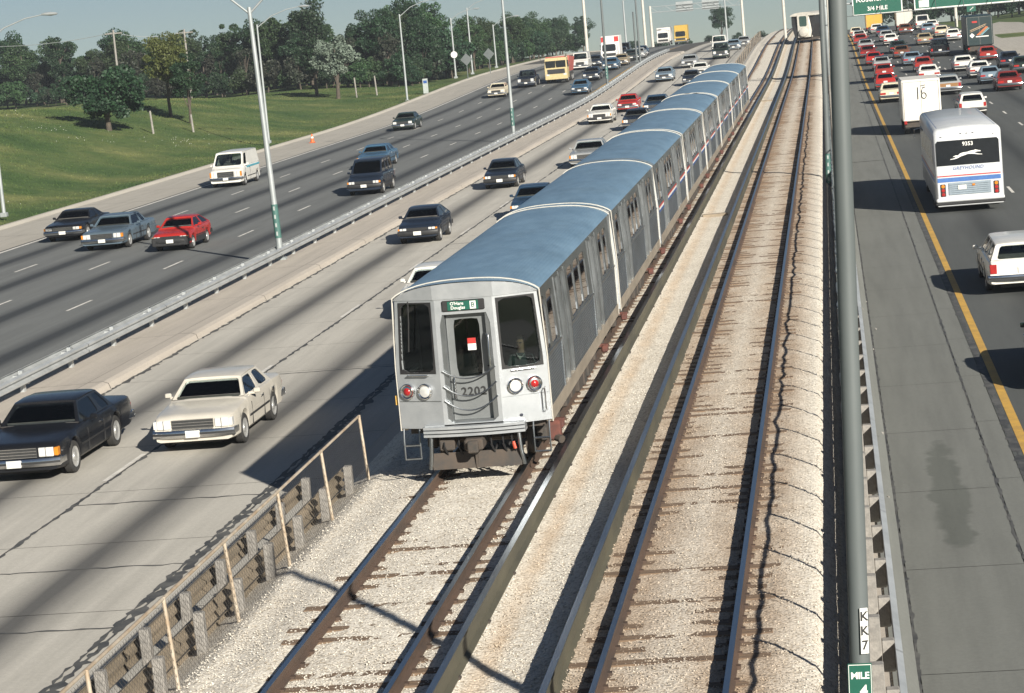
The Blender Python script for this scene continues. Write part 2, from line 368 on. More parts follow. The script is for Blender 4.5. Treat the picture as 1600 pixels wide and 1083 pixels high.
for yc in (35.0, 39.2, 44.9, 61.0, 84.0, 93.4, 120):
    v = []; f = []
    for i in range(24):
        x = -15.2 + i * 3.9 / 23; hw = 0.02 + 0.03 * random.random(); y = yc + random.uniform(-0.05, 0.05)
        v += [(x, y - hw, ROADZ + 0.005), (x, y + hw, ROADZ + 0.005)]
        if i: f.append((2 * i - 2, 2 * i, 2 * i + 1, 2 * i - 1))
    put('transverse_crack', mesh('transverse_crack', v, f), m_tar, ri)
# median between the two left roadways
me_ = st_(strip('median_strip', [(-22.4, -1.35), (-22.4, -1.1), (-19.2, -1.1), (-19.2, -1.35)], m_gap))
for i in range(36):
    y0 = 24.5 + i * 9.0
    if y0 > 330: break
    strip('kerb_stone', [(-19.72, -1.02), (-19.70, -1.0), (-19.3, -1.0), (-19.16, -1.05), (-19.10, -1.22)], m_median, parent=me_, y0=y0 + 0.02, y1=y0 + 8.98)
    strip('slab', [(-22.38, -1.06), (-19.76, -1.02)], m_median, parent=me_, y0=y0 + 0.015, y1=y0 + 8.985)
crack('tar_joint', ri, -19.02, 20, 300, 0.14, m_tar, wob=0.07)

# right roadway
rr_ = st_(strip('right_roadway', [(2.84, -1.2), (17.6, -1.2)], m_rightroad))
st_(strip('yellow_line', [(3.02, ROADZ + 0.006), (3.20, ROADZ + 0.006)], m_yellow))
for (X, y0) in ((6.85, 48.0), (10.5, 52.5), (14.1, 56)):
    for k in range(24):
        a = y0 + k * 12.2
        if a > 320: break
        strip('lane_dash', [(X - 0.06, ROADZ + 0.006), (X + 0.06, ROADZ + 0.006)], m_white, parent=rr_, y0=a, y1=a + 2.9)
rs = st_(strip('right_shoulder', [(0.3, -1.216), (2.84, -1.216)], m_gap, y1=122))
strip('far_pavement', [(0.5, -1.2), (2.8, -1.2)], m_shoulder, parent=rs, y0=120)
yj = 19.0
while yj < 119:
    y1 = min(yj + 5.6, 120)
    strip('slab', [(0.62, -1.2), (2.36, -1.2)], m_shoulder, parent=rs, y0=yj + 0.01, y1=y1 - 0.01)
    strip('slab', [(2.40, -1.2), (2.83, -1.2)], m_shoulder, parent=rs, y0=yj + 0.7, y1=y1 + 0.68 if y1 < 119 else 120)
    yj = y1
strip('gutter', [(0.26, -0.95), (0.40, -0.98), (0.44, -1.05), (0.58, -1.19)], m_shoulder, parent=rs)
crack('tar_joint', rs, 2.38, 20, 250, 0.05, m_tar, wob=0.03)
crack('tar_joint', rs, 2.92, 20, 200, 0.16, m_tar, wob=0.05)
crack('tar_joint', rs, 0.60, 20, 250, 0.06, m_tar, wob=0.02)
m_wet = None
# exit ramp on the right
mb = MB(); pts = [(17.55, 170), (17.6, 200), (18.5, 230), (20.5, 265), (23.5, 300), (28, 335), (34, 370), (44, 410)]
mb.loft([[(17.4 if y <= 300 else x - 6.5, y, ROADZ + 0.012 + zp(y)), (x + 1.8, y, ROADZ + 0.012 + zp(y))] for i, (x, y) in enumerate(pts)], False)
st_(mb.build('exit_ramp', m_oshoulder))
mb = MB(); mb.loft([[(x + 1.8, y, ROADZ - 0.3 + zp(y)), (x + 1.82, y, ROADZ + 0.16 + zp(y)), (x + 2.1, y, ROADZ + 0.18 + zp(y)), (x + 2.2, y, ROADZ - 0.3 + zp(y))] for x, y in pts], False)
st_(mb.build('ramp_kerb', m_black))

# ballast bed
def bz(X, Y):
    z = -0.25
    for c in (-6.28, -2.35):
        q = abs(X - c)
        z = max(z, (-0.172 if c < -4 else -0.168) - 0.08 * sst((q - 1.15) / 0.7) - (0.030 if c < -4 else 0.026) * max(0, 1 - abs(q - 0.75) / (0.32 if c < -4 else 0.62)))
    if X < -8.3: z -= 0.45 * (-8.3 - X)
    if X > -0.62: z -= min(1.1 * (X + 0.62), 0.75)
    return z
bx_ = list(np.arange(-9.1, 0.31, 0.09)); by_ = list(np.arange(22, 70, 0.16)) + list(np.arange(70, 130, 0.6)) + list(range(130, 345, 5)) + [360, 380, 410, 450, 500]
nz_ = rng.normal(0, 1, (len(by_), len(bx_)))
bv = []
for j, y in enumerate(by_):
    for i, x in enumerate(bx_):
        fade = 1.0 if y < 70 else 0.5
        bv.append((x, y, bz(x, y) + zp(y) + 0.005 * nz_[j, i] * fade + 0.008 * math.sin(x * 3.1 + y * 0.9) * math.sin(y * 1.7 + x)))
nb = len(bx_)
bf = [(j * nb + i, j * nb + i + 1, (j + 1) * nb + i + 1, (j + 1) * nb + i) for j in range(len(by_) - 1) for i in range(nb - 1)]
st_(put('ballast_bed', mesh('ballast_bed', bv, bf, 180), m_ballast))
# loose stones of the near ballast, real geometry
def stones():
    n = 60000
    y = 25 + (rng.random(n) ** 1.7) * 42; x = rng.uniform(-8.55, -0.35, n)
    z = np.array([bz(a, b) for a, b in zip(x, y)])
    r = rng.uniform(0.007, 0.018, n)
    base = np.array([(1, 0, 0), (-1, 0, 0), (0, 1, 0), (0, -1, 0), (0, 0, 1), (0, 0, -1)], float)
    fc = np.array([(0, 2, 4), (2, 1, 4), (1, 3, 4), (3, 0, 4)])
    th = rng.uniform(0, 6.28, n); c, s = np.cos(th), np.sin(th)
    P = np.repeat(base[None], n, 0) * rng.uniform(0.6, 1.35, (n, 6, 1))
    P = np.stack([P[..., 0] * c[:, None] - P[..., 1] * s[:, None], P[..., 0] * s[:, None] + P[..., 1] * c[:, None], P[..., 2] * 0.8 + rng.uniform(-.3, .3, (n, 6))], -1)
    P = P * r[:, None, None] + np.stack([x, y, z + r * 0.35], -1)[:, None, :]
    V = P.reshape(-1, 3); F = (fc[None] + (np.arange(n) * 6)[:, None, None]).reshape(-1, 3)
    me = bpy.data.meshes.new('loose_ballast'); me.vertices.add(len(V)); me.vertices.foreach_set('co', V.ravel())
    me.loops.add(F.size); me.loops.foreach_set('vertex_index', F.ravel().astype(np.int32))
    me.polygons.add(len(F)); me.polygons.foreach_set('loop_start', np.arange(0, F.size, 3, dtype=np.int32)); me.polygons.foreach_set('loop_total', np.full(len(F), 3, np.int32))
    me.update(); me.validate()
    return me
tag(put('loose_ballast', stones(), m_ballast), 'pale crushed stone ballast lying between the rails', 'ballast', kind='stuff')

# ------------------------------------------------------------------ tracks
tie_me = []
for k in range(4):
    mb = MB(); mb.bbox(-1.22, 1.22, -0.115, 0.115, -0.34, -0.16, 0.012); tie_me.append(mb.mesh('tie', 30))
def railprof(x, top, h, hw, mir=1):
    b = top - h
    return [(x - hw * 1.8, b), (x + hw * 1.8, b), (x + hw * 1.8, b + 0.015), (x + hw * 0.35, b + 0.045), (x + hw * 0.35, top - 0.045), (x + hw, top - 0.035), (x + hw, top - 0.004),
            (x - hw, top - 0.004), (x - hw, top - 0.035), (x - hw * 0.35, top - 0.045), (x - hw * 0.35, b + 0.045), (x - hw * 1.8, b + 0.015)]
def track(cx, label, tx, seed, sunk):
    t = thing('railway_track', (cx, 26, -0.3), label, 'track')
    rnd = random.Random(seed)
    for dx in (-0.7525, 0.7525):
        r = strip('rail', [(x, z + 0.3) for x, z in railprof(dx, 0, 0.17, 0.037)], m_rail, closed=True); r.parent = t; r.location = (0, -26, 0)
        h = strip('rail_head', [(dx - 0.034, 0.302), (dx - 0.034, 0.298), (dx + 0.034, 0.298), (dx + 0.034, 0.302)], m_railhead, closed=True); h.parent = r
    r = strip('third_rail', [(x, z + 0.3) for x, z in railprof(tx - cx, 0.11, 0.30, 0.045)], m_third, closed=True); r.parent = t; r.location = (0, -26, 0)
    h = strip('rail_head', [(tx - cx - 0.042, 0.412), (tx - cx - 0.042, 0.408), (tx - cx + 0.042, 0.408), (tx - cx + 0.042, 0.412)], m_railhead, closed=True); h.parent = r
    y = 24.0; k = 0
    while y < 186:
        o = put('tie', tie_me[k % 4], m_tie, t, (rnd.uniform(-0.05, 0.05), y - 26, 0.3 + sunk + rnd.uniform(-0.018, 0.012)), (0, rnd.uniform(-0.006, 0.006), rnd.uniform(-0.02, 0.02)))
        y += 0.56 + rnd.uniform(-0.04, 0.04); k += 1
    mb = MB()
    while y < 335:
        mb.box(-1.22, 1.22, y - 26 - 0.115, y - 26 + 0.115, zp(y) - 0.04, 0.14 + sunk + zp(y)); y += 0.56
    p = mb.build('far_ties', m_tie, t); p['kind'] = 'stuff'
    # spike plates along both rails, too small to pick apart singly
    mb = MB(); y = 24.0
    while y < 90:
        for dx in (-0.7525, 0.7525):
            for s_ in (-1, 1): mb.box(dx + s_ * 0.075 - 0.03, dx + s_ * 0.075 + 0.03, y - 26 - 0.05, y - 26 + 0.05, 0.10, 0.155)
        y += 0.56
    p = mb.build('rail_fastening', m_rail, t); p['kind'] = 'stuff'
    mb = MB(); y = 25.0
    while y < 130:
        mb.bbox(tx - cx - 0.1, tx - cx + 0.1, y - 26 - 0.09, y - 26 + 0.09, 0.0, 0.13, 0.02); y += 2.6
    p = mb.build('insulator', m_under, t); p['kind'] = 'stuff'
    return t
track(-6.28, 'railway track under the stainless train, sleepers almost buried in ballast', -4.93, 3, -0.020)
track(-2.35, 'empty rust stained railway track beside the grey pole and fence', -3.62, 4, -0.018)

# ------------------------------------------------------------------ barriers and fences
def wprof(x, zc, side):
    s_ = side
    return [(x, zc + 0.155), (x + s_ * 0.08, zc + 0.11), (x + s_ * 0.08, zc + 0.06), (x, zc + 0.02), (x, zc - 0.02), (x + s_ * 0.08, zc - 0.06), (x + s_ * 0.08, zc - 0.11), (x, zc - 0.155),
            (x - s_ * 0.006, zc - 0.15), (x + s_ * 0.07, zc - 0.105), (x + s_ * 0.07, zc - 0.065), (x - s_ * 0.006, zc - 0.02), (x - s_ * 0.006, zc + 0.02), (x + s_ * 0.07, zc + 0.065), (x + s_ * 0.07, zc + 0.105), (x - s_ * 0.006, zc + 0.15)]
def beamrun(t, x, zc, side, y0, y1, mat, seg):
    a = y0
    while a < y1 - 0.5:
        o = strip('beam', wprof(x, zc, side), mat, y0=a, y1=min(a + seg + 0.05, y1), closed=True); o.parent = t
        o.location = (-t.location.x, -t.location.y, -t.location.z); a += seg
# median guardrail
t = thing('guardrail', (-21.3, 40, ROADZ), 'galvanised double sided guardrail on the concrete median between the left roadways', 'guardrail')
post_me = MB().box(-0.055, 0.055, -0.085, 0.085, 0.0, 0.62).mesh('post')
block_me = MB().box(-0.2, 0.2, -0.09, 0.09, 0.36, 0.60).mesh('block')
beamrun(t, -21.52, -0.66, -1, 24, 330, m_galv, 8.2); beamrun(t, -21.12, -0.66, 1, 24, 330, m_galv, 8.2)
y = 27.2
while y < 328:
    put('post', post_me, m_galv, t, (0, y - 40, 0.1 + zp(y))); put('block', block_me, m_galv, t, (-0.02, y - 40, 0.0 + zp(y))); y += 4.1
# left barrier beside the near track
t = thing('guardrail', (-8.7, 30, -0.6), 'rusty steel guardrail on paired concrete posts behind the wire fence', 'guardrail')
beamrun(t, -9.0, -0.62, -1, 22, 41.5, m_beam, 4.1); beamrun(t, -9.0, -0.28, -1, 22, 41.5, m_beam, 4.1);
beamrun(t, -9.72, -0.42, -1, 22, 41.5, m_beam, 4.1);
cp = MB().bbox(-0.07, 0.07, -0.075, 0.075, -0.6, 0.66, 0.012).mesh('post'); cb = MB().bbox(-0.07, 0.07, -0.075, 0.075, -0.7, 0.46, 0.012).mesh('post')
for k in range(9):
    y = 24.35 + k * 2.03
    put('post', cp, m_post, t, (-0.06 + random.uniform(-.02, .02), y - 30, random.uniform(-0.04, 0.04)), (random.uniform(-.03, .03), random.uniform(-.03, .03), 0))
    put('post', cb, m_post, t, (-0.86, y + 0.12 - 30, random.uniform(-0.03, 0.03)), (random.uniform(-.03, .03), random.uniform(-.03, .03), 0))
st_(strip('barrier_footing', [(-10.0, -1.3), (-9.9, -1.02), (-9.1, -0.78), (-8.7, -0.62), (-8.6, -0.9)], m_median, y1=330))
def wire_fence(label, X, y0, y1, base, top, step, lean, mat, wires=True, diag=0.11, sag=0.0, post_r=0.028):
    t = thing('wire_fence', (X, y0, base), label, 'fence')
    n = int(round((y1 - y0) / step)); ys = [y0 + (y1 - y0) * k / n for k in range(n + 1)]
    for y in ys:
        mb = MB(); mb.tube([(0, 0, -0.3), (lean + random.uniform(-.02, .02), random.uniform(-.03, .03), top - base + 0.02)], post_r, 8)
        mb.build('post', mat, t, 60, (0, y - y0, zp(y)))
    pts = []
    for i in range(n):
        for q in range(4):
            u = q / 4; y = ys[i] + u * (ys[i + 1] - ys[i])
            pts.append((lean + sag * random.uniform(-1, 1), y - y0, top - base + zp(y) + sag * random.uniform(-1, 1) * 1.0))
    pts.append((lean, ys[-1] - y0, top - base + zp(ys[-1])))
    MB().tube(pts, 0.024, 8).build('top_pipe', mat, t, 60)
    if wires:
        mb = MB(); h = top - base - 0.05; r = 0.0016; L = y1 - y0
        k = -h
        while k < L:
            for sg in (1, -1):
                a, b = (k, 0.05), (k + h, h)
                if sg < 0: a, b = (k, h), (k + h, 0.05)
                ya, za = a; yb, zb = b
                if ya < 0: za += (zb - za) * (0 - ya) / (yb - ya); ya = 0
                if yb > L: zb = za + (zb - za) * (L - ya) / (yb - ya); yb = L
                if yb - ya < 0.02: continue
                xa, xb = lean * za / h, lean * zb / h; w0, w1 = zp(y0 + ya), zp(y0 + yb)
                mb.add([(xa - r, ya, za + w0 - r), (xa + r, ya, za + w0 + r), (xb + r, yb, zb + w1 + r), (xb - r, yb, zb + w1 - r)], [(0, 1, 2, 3)])
            k += diag
        o = mb.build('wire_mesh', m_wire, t); o['kind'] = 'stuff'
    return t
wire_fence('sagging wire mesh fence with rusty pipe rail in front of the paired posts', -8.5, 21.9, 41.2, -0.42, 0.80, 3.1, -0.10, m_pipe)
wire_fence('long wire mesh fence running down to the crest past the last train car', -8.7, 152, 330, -0.5, 0.75, 6.0, 0, m_pipe, diag=0.22)
wire_fence('wire mesh fence with a bent top rail along the empty track', -0.12, 22, 150, -0.95, 0.86, 2.35, -0.02, m_greypole, diag=0.5, sag=0.03)
# right guardrail
t = thing('guardrail', (0.16, 40, -0.9), 'pale steel guardrail on wooden offset blocks along the right shoulder', 'guardrail')
beamrun(t, 0.30, -0.28, 1, 20, 330, m_galv, 7.6)
for zc in (-0.06, -0.40, -0.74): beamrun(t, -0.04, zc, -1, 20, 240, m_beam, 7.6)
wb = MB().bbox(-0.08, 0.08, -0.08, 0.08, -0.3, 1.10, 0.01).mesh('post'); wk = MB().bbox(-0.08, 0.07, -0.08, 0.08, 0.42, 0.80, 0.01).mesh('block')
y = 21.9; k = 0
while y < 230:
    put('post', wb, m_post, t, (-0.10, y - 40, zp(y))); put('block', wk, m_post, t, (0.065, y - 40 + 0.03, zp(y))); y += 2.02
strip('retaining_edge', [(0.0, -1.3), (0.0, -0.96), (0.22, -0.97), (0.26, -1.3)], m_median, parent=None).name = 'barrier_footing'
st_(bpy.data.objects['barrier_footing.001'])

# ------------------------------------------------------------------ lettering
def text_mesh(body, size, bold=0.0, extrude=0.003, shear=0.0, spacing=1.0):
    cu = bpy.data.curves.new('lettering', 'FONT'); cu.body = body; cu.size = size; cu.align_x = 'CENTER'; cu.align_y = 'CENTER'
    cu.extrude = extrude; cu.offset = bold; cu.shear = shear; cu.resolution_u = 3; cu.space_character = spacing
    o = bpy.data.objects.new('lettering', cu); COL.objects.link(o)
    bpy.context.view_layer.update()
    me = bpy.data.meshes.new_from_object(o.evaluated_get(bpy.context.evaluated_depsgraph_get()))
    bpy.data.objects.remove(o); bpy.data.curves.remove(cu); me.materials.clear(); me.name = 'lettering'
    return me
FRONT = (R(90), 0, 0)                     # text facing -Y, read from the camera's side

# ------------------------------------------------------------------ the train
def steel(name, c1, c2, rough, flute=None, axis=2, metal=1.0, dirt=0.0, strength=0.5):
    m, nt, b = newmat(name); v = pos(nt, (1, 0.35, 1), True)
    oi = nt.nodes.new('ShaderNodeObjectInfo').outputs['Random']; va = nt.nodes.new('ShaderNodeVectorMath'); va.operation = 'ADD'
    cb_ = nt.nodes.new('ShaderNodeCombineXYZ'); nt.links.new(math_(nt, 'MULTIPLY', oi, 40.0), cb_.inputs[1]); nt.links.new(v, va.inputs[0]); nt.links.new(cb_.outputs[0], va.inputs[1]); v = va.outputs[0]
    f = noise(nt, v, 3.0, 5); colr = ramp(nt, f, [(0.3, c2), (0.7, c1)])
    if dirt: colr = mixc(nt, dirt, colr, ramp(nt, noise(nt, v, 0.9, 6, 0.7), [(0.36, (0.45, 0.43, 0.4)), (0.55, (1, 1, 1))]), 'MULTIPLY')
    nt.links.new(colr, b.inputs['Base Color'])
    nt.links.new(math_(nt, 'MULTIPLY_ADD', noise(nt, v, 1.3, 3), 0.25, rough - 0.12), b.inputs['Roughness']); b.inputs['Metallic'].default_value = metal
    if flute:
        sp = nt.nodes.new('ShaderNodeSeparateXYZ'); nt.links.new(nt.nodes.new('ShaderNodeTexCoord').outputs['Object'], sp.inputs[0])
        h = math_(nt, 'ABSOLUTE', math_(nt, 'SINE', math_(nt, 'MULTIPLY', sp.outputs[axis], math.pi / flute)))
        bump(nt, b, h, strength, flute * 0.4)
    return m
m_tside = steel('fluted_steel', (0.30, 0.335, 0.365), (0.23, 0.26, 0.29), 0.40, 0.055, 2, dirt=0.4)
m_tplain = steel('plain_steel', (0.40, 0.42, 0.43), (0.30, 0.32, 0.33), 0.36, dirt=0.3)
m_troof = steel('corrugated_roof', (0.25, 0.39, 0.51), (0.19, 0.31, 0.42), 0.42, 0.06, 0, metal=0.4, strength=0.10, dirt=0.28)  # blue sky reflection painted into the base colour of the dull metal roof
m_tsill = steel('dirty_sill', (0.50, 0.43, 0.34), (0.33, 0.28, 0.22), 0.5, metal=0.5)
m_tfront = pm('silver_white_paint', (0.48, 0.50, 0.51), (0.38, 0.40, 0.415), 0.36, 0.45, scale=2, coat=0.2)
m_twhite = pm('white_end_paint', (0.60, 0.57, 0.50), (0.46, 0.44, 0.39), 0.45, scale=3)
m_tdoor = pm('grey_door_paint', (0.20, 0.21, 0.21), (0.16, 0.17, 0.17), 0.5, 0.2, scale=2)
m_trubber = m_black
m_glass = glass_mat('train_glass', (0.55, 0.60, 0.58)); m_sglass = glass_mat('train_side_glass', (0.2, 0.215, 0.21))
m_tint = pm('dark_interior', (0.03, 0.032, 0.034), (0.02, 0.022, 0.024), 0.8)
m_seat = pm('seat_vinyl', (0.05, 0.09, 0.085), (0.04, 0.07, 0.07), 0.6)
m_red = pm('red_paint', (0.50, 0.035, 0.03), (0.38, 0.03, 0.025), 0.5)
m_rustred = pm('red_lead_paint', (0.15, 0.05, 0.035), (0.08, 0.035, 0.028), 0.75)
m_blue = pm('blue_stripe', (0.03, 0.09, 0.30), (0.025, 0.075, 0.25), 0.5)
m_wpaint = pm('white_paint', (0.80, 0.79, 0.75), (0.72, 0.71, 0.67), 0.4)
m_green = pm('sign_green', (0.008, 0.10, 0.065), (0.007, 0.085, 0.055), 0.5)
m_chrome = pm('chrome', (0.75, 0.75, 0.74), (0.6, 0.6, 0.6), 0.18, 1.0)
m_lens = pm('lamp_lens', (0.85, 0.84, 0.8), (0.7, 0.7, 0.68), 0.15, 0.3)
m_redlens = pm('red_lens', (0.42, 0.02, 0.02), (0.3, 0.015, 0.015), 0.2)
m_digit = pm('black_paint', (0.02, 0.02, 0.02), (0.03, 0.03, 0.03), 0.5)

TL = 13.72; HB = 1.285; HE = 1.215; ZS, ZW, ZE = 0.84, 1.84, 2.98
def wx(z): return HB if z <= ZW else HB + (HE - HB) * (z - ZW) / (ZE - ZW)
def roofz(x): q = min(abs(x) / (HE + 0.02), 1); return ZE + 0.26 * (1 - q ** 2.6) ** 0.75
YF = 0.30
def yfront(x): return 0.0 if abs(x) <= 0.50 else YF * (abs(x) - 0.50) / (HE - 0.50)
WINS = [(0.55, 1.02), (1.32, 2.18), (4.72, 5.72), (5.86, 6.86), (7.0, 8.0), (10.95, 11.75), (12.0, 12.75)]
DOORS = [(2.62, 4.22), (8.75, 10.35)]
train_cache = {}
def side_parts(s_):
    """wall, panes, door leaves of one side"""
    def fn(u, v, wd): return (s_ * (wx(v) - wd), u, v)
    wall = MB(); low = MB(); panes = []; leaves = []
    # upper band with real window openings
    cuts = [0.30]; segs = []
    allw = [(a, b, 'w') for a, b in WINS] + [(a, b, 'd') for a, b in DOORS]; allw.sort()
    y = 0.34
    for i, (a, b, k) in enumerate(allw):
        end = (b + allw[i + 1][0]) / 2 if i + 1 < len(allw) and allw[i + 1][2] == 'w' and k == 'w' else None
        if k == 'w':
            e1 = end if end else (allw[i + 1][0] if i + 1 < len(allw) else TL - 0.06)
            holed(wall, fn, y, e1, ZW, ZE, a, b, 1.90, 2.80, 9.0, 24, 0.03)
            p = MB(); pane(p, fn, a - 0.01, b + 0.01, 1.89, 2.81, 0.016, 9.0); panes.append(p); y = e1
        else:
            if y < a - 0.01: wall.add([fn(y, ZW, 0), fn(a, ZW, 0), fn(a, ZE, 0), fn(y, ZE, 0)], [(0, 1, 2, 3)])
            wall.add([fn(a, 2.86, 0), fn(b, 2.86, 0), fn(b, ZE, 0), fn(a, ZE, 0)], [(0, 1, 2, 3)])
            for q in range(2):
                l0, l1 = a + 0.02 + q * (b - a) / 2, a - 0.02 + (q + 1) * (b - a) / 2
                lf = MB()
                def fd(u, v, wd): return (s_ * (wx(v) - 0.045 - wd), u, v)
                holed(lf, fd, l0, l1, 0.98, 2.86, l0 + 0.15, l1 - 0.15, 1.60, 2.76, 9.0, 24, 0.03)
                gp = MB(); pane(gp, fd, l0 + 0.14, l1 - 0.14, 1.59, 2.77, 0.018, 9.0)
                leaves.append((lf, gp))
            y = b
    # lower band
    edges = [0.34] + [v for a, b in DOORS for v in (a, b)] + [TL - 0.06]
    for i in range(0, len(edges), 2):
        low.add([fn(edges[i], 0.98, 0), fn(edges[i + 1], 0.98, 0), fn(edges[i + 1], ZW, 0), fn(edges[i], ZW, 0)], [(0, 1, 2, 3)])
    sill = MB().box(*(sorted((s_ * (HB + 0.012), s_ * (HB - 0.10)))), 0.34, TL - 0.06, 0.74, 0.98)
    trim = MB().box(*(sorted((s_ * (HB + 0.014), s_ * (HB - 0.02)))), 0.34, DOORS[0][0], 1.815, 1.86)
    trim.box(*(sorted((s_ * (HB + 0.014), s_ * (HB - 0.02)))), DOORS[0][1], DOORS[1][0], 1.815, 1.86)
    trim.box(*(sorted((s_ * (HB + 0.014), s_ * (HB - 0.02)))), DOORS[1][1], TL - 0.06, 1.815, 1.86)
    posts = []
    for a, b in DOORS:
        for yy in (a - 0.04, (a + b) / 2, b + 0.04): posts.append(MB().loft([[(s_ * (wx(z) - 0.05), yy - 0.03, z), (s_ * (wx(z) + 0.018), yy - 0.03, z), (s_ * (wx(z) + 0.018), yy + 0.03, z), (s_ * (wx(z) - 0.05), yy + 0.03, z)] for z in (0.98, ZW, 2.92)], True, True).mesh('door_post'))
    return dict(wall=wall.mesh('side_wall'), low=low.mesh('fluted_panel'), panes=[p.mesh('window') for p in panes], leaves=[(a.mesh('door_leaf'), b.mesh('door_window')) for a, b in leaves],
                sill=sill.mesh('sill'), trim=trim.mesh('belt_rail'), posts=posts)
SIDES = {s_: side_parts(s_) for s_ in (-1, 1)}
def roof_mesh():
    xs = [HE * 1.02 * math.sin(math.pi / 2 * k / 9) for k in range(-9, 10)]; ys = [None, 0.6, 4, 8, 12, TL - 0.02]
    return MB().loft([[(x, (yfront(x) - 0.05) if y is None else y, roofz(x)) for x in xs] for y in ys], False).mesh('roof', 60)
ROOF = roof_mesh()
def ring_mesh(y0, y1, follow=False):
    xs = [HE * 1.02 * math.sin(math.pi / 2 * k / 9) for k in range(-9, 10)]; mb = MB()
    for lo, hi in ((0.0, 0.03),):
        rings = []
        for off, yy in ((0.004, y0), (0.02, y0), (0.02, y1), (0.004, y1)):
            r = [(-HB - off, yy, ZS - 0.1), (-HB - off, yy, ZW)] + [(x * (1 + off / 1.3), yy, roofz(x) + off) for x in xs] + [(HB + off, yy, ZW), (HB + off, yy, ZS - 0.1)]
            rings.append(r)
        mb.loft(rings, False)
    return mb.mesh('end_frame', 40)
ENDF, ENDR = ring_mesh(0.30, 0.345), ring_mesh(TL - 0.055, TL + 0.0)
def bogie_parts(yc):
    fr = MB(); wh = []
    for s_ in (-1, 1):
        fr.bbox(s_ * 0.93 - 0.06, s_ * 0.93 + 0.06, yc - 1.15, yc + 1.15, 0.34, 0.56, 0.03)
        for y in (yc - 0.9, yc + 0.9): fr.bbox(s_ * 0.95 - 0.1, s_ * 0.95 + 0.1, y - 0.17, y + 0.17, 0.22, 0.5, 0.04)
        fr.bbox(s_ * 0.9 - 0.12, s_ * 0.9 + 0.12, yc - 0.25, yc + 0.25, 0.45, 0.74, 0.05)
    fr.box(-0.9, 0.9, yc - 0.2, yc + 0.2, 0.38, 0.55)
    for y in (yc - 0.9, yc + 0.9):
        w_ = MB()
        for s_ in (-1, 1): w_.cylx(0, 0, y, 0.345, [(s_ * 0.69, 0.38), (s_ * 0.715, 0.36), (s_ * 0.72, 0.345), (s_ * 0.81, 0.345), (s_ * 0.82, 0.31), (s_ * 0.80, 0.27), (s_ * 0.80, 0.05)], 20)
        w_.tube([(-0.8, y, 0.345), (0.8, y, 0.345)], 0.07, 8); wh.append(w_.mesh('wheelset', 40))
    sh = MB()
    for s_ in (-1, 1): sh.bbox(s_ * 1.16 - 0.07, s_ * 1.16 + 0.07, yc - 0.13, yc + 0.13, 0.26, 0.42, 0.03); sh.box(s_ * 1.12 - 0.12, s_ * 1.12 + 0.12, yc - 0.05, yc + 0.05, 0.38, 0.44)
    return fr.mesh('bogie_frame', 40), wh, sh.mesh('shoe_beam')
BOG = [bogie_parts(2.35), bogie_parts(11.3)]
rnd = random.Random(11); EQ = []
y = 4.3
while y < 9.4:
    l = rnd.uniform(0.5, 1.3); s0 = rnd.uniform(0.95, 1.18)
    for s_ in (-1, 1): EQ.append(MB().bbox(*(sorted((s_ * s0, s_ * 0.45))), y, y + l * 0.85, rnd.uniform(0.22, 0.36), 0.75, 0.03).mesh('equipment_box'))
    y += l
UNDER = MB().box(-1.15, 1.15, 0.4, TL - 0.15, 0.66, 0.95).mesh('underframe')
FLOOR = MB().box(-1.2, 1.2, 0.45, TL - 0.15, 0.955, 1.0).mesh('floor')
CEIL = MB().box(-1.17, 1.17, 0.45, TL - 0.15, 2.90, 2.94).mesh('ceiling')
BULK = MB().box(-1.2, 1.2, 2.35, 2.40, 1.0, 2.9).mesh('cab_partition'); REAR = MB().box(-1.26, 1.26, TL - 0.10, TL - 0.06, 0.84, ZE).add([(x, TL - 0.08, roofz(x)) for x in np.linspace(-1.22, 1.22, 15)] , [tuple(range(15))]).mesh('end_wall')
SEATS = MB()
for k in range(8):
    for s_ in (-1, 1):
        yy = 4.6 + k * 1.0
        if 8.6 < yy < 10.3: continue
        SEATS.bbox(*(sorted((s_ * 1.12, s_ * 0.3))), yy, yy + 0.42, 1.38, 1.47, 0.02); SEATS.bbox(*(sorted((s_ * 1.12, s_ * 0.3))), yy + 0.38, yy + 0.46, 1.44, 1.95, 0.02)
SEATS = SEATS.mesh('seats')
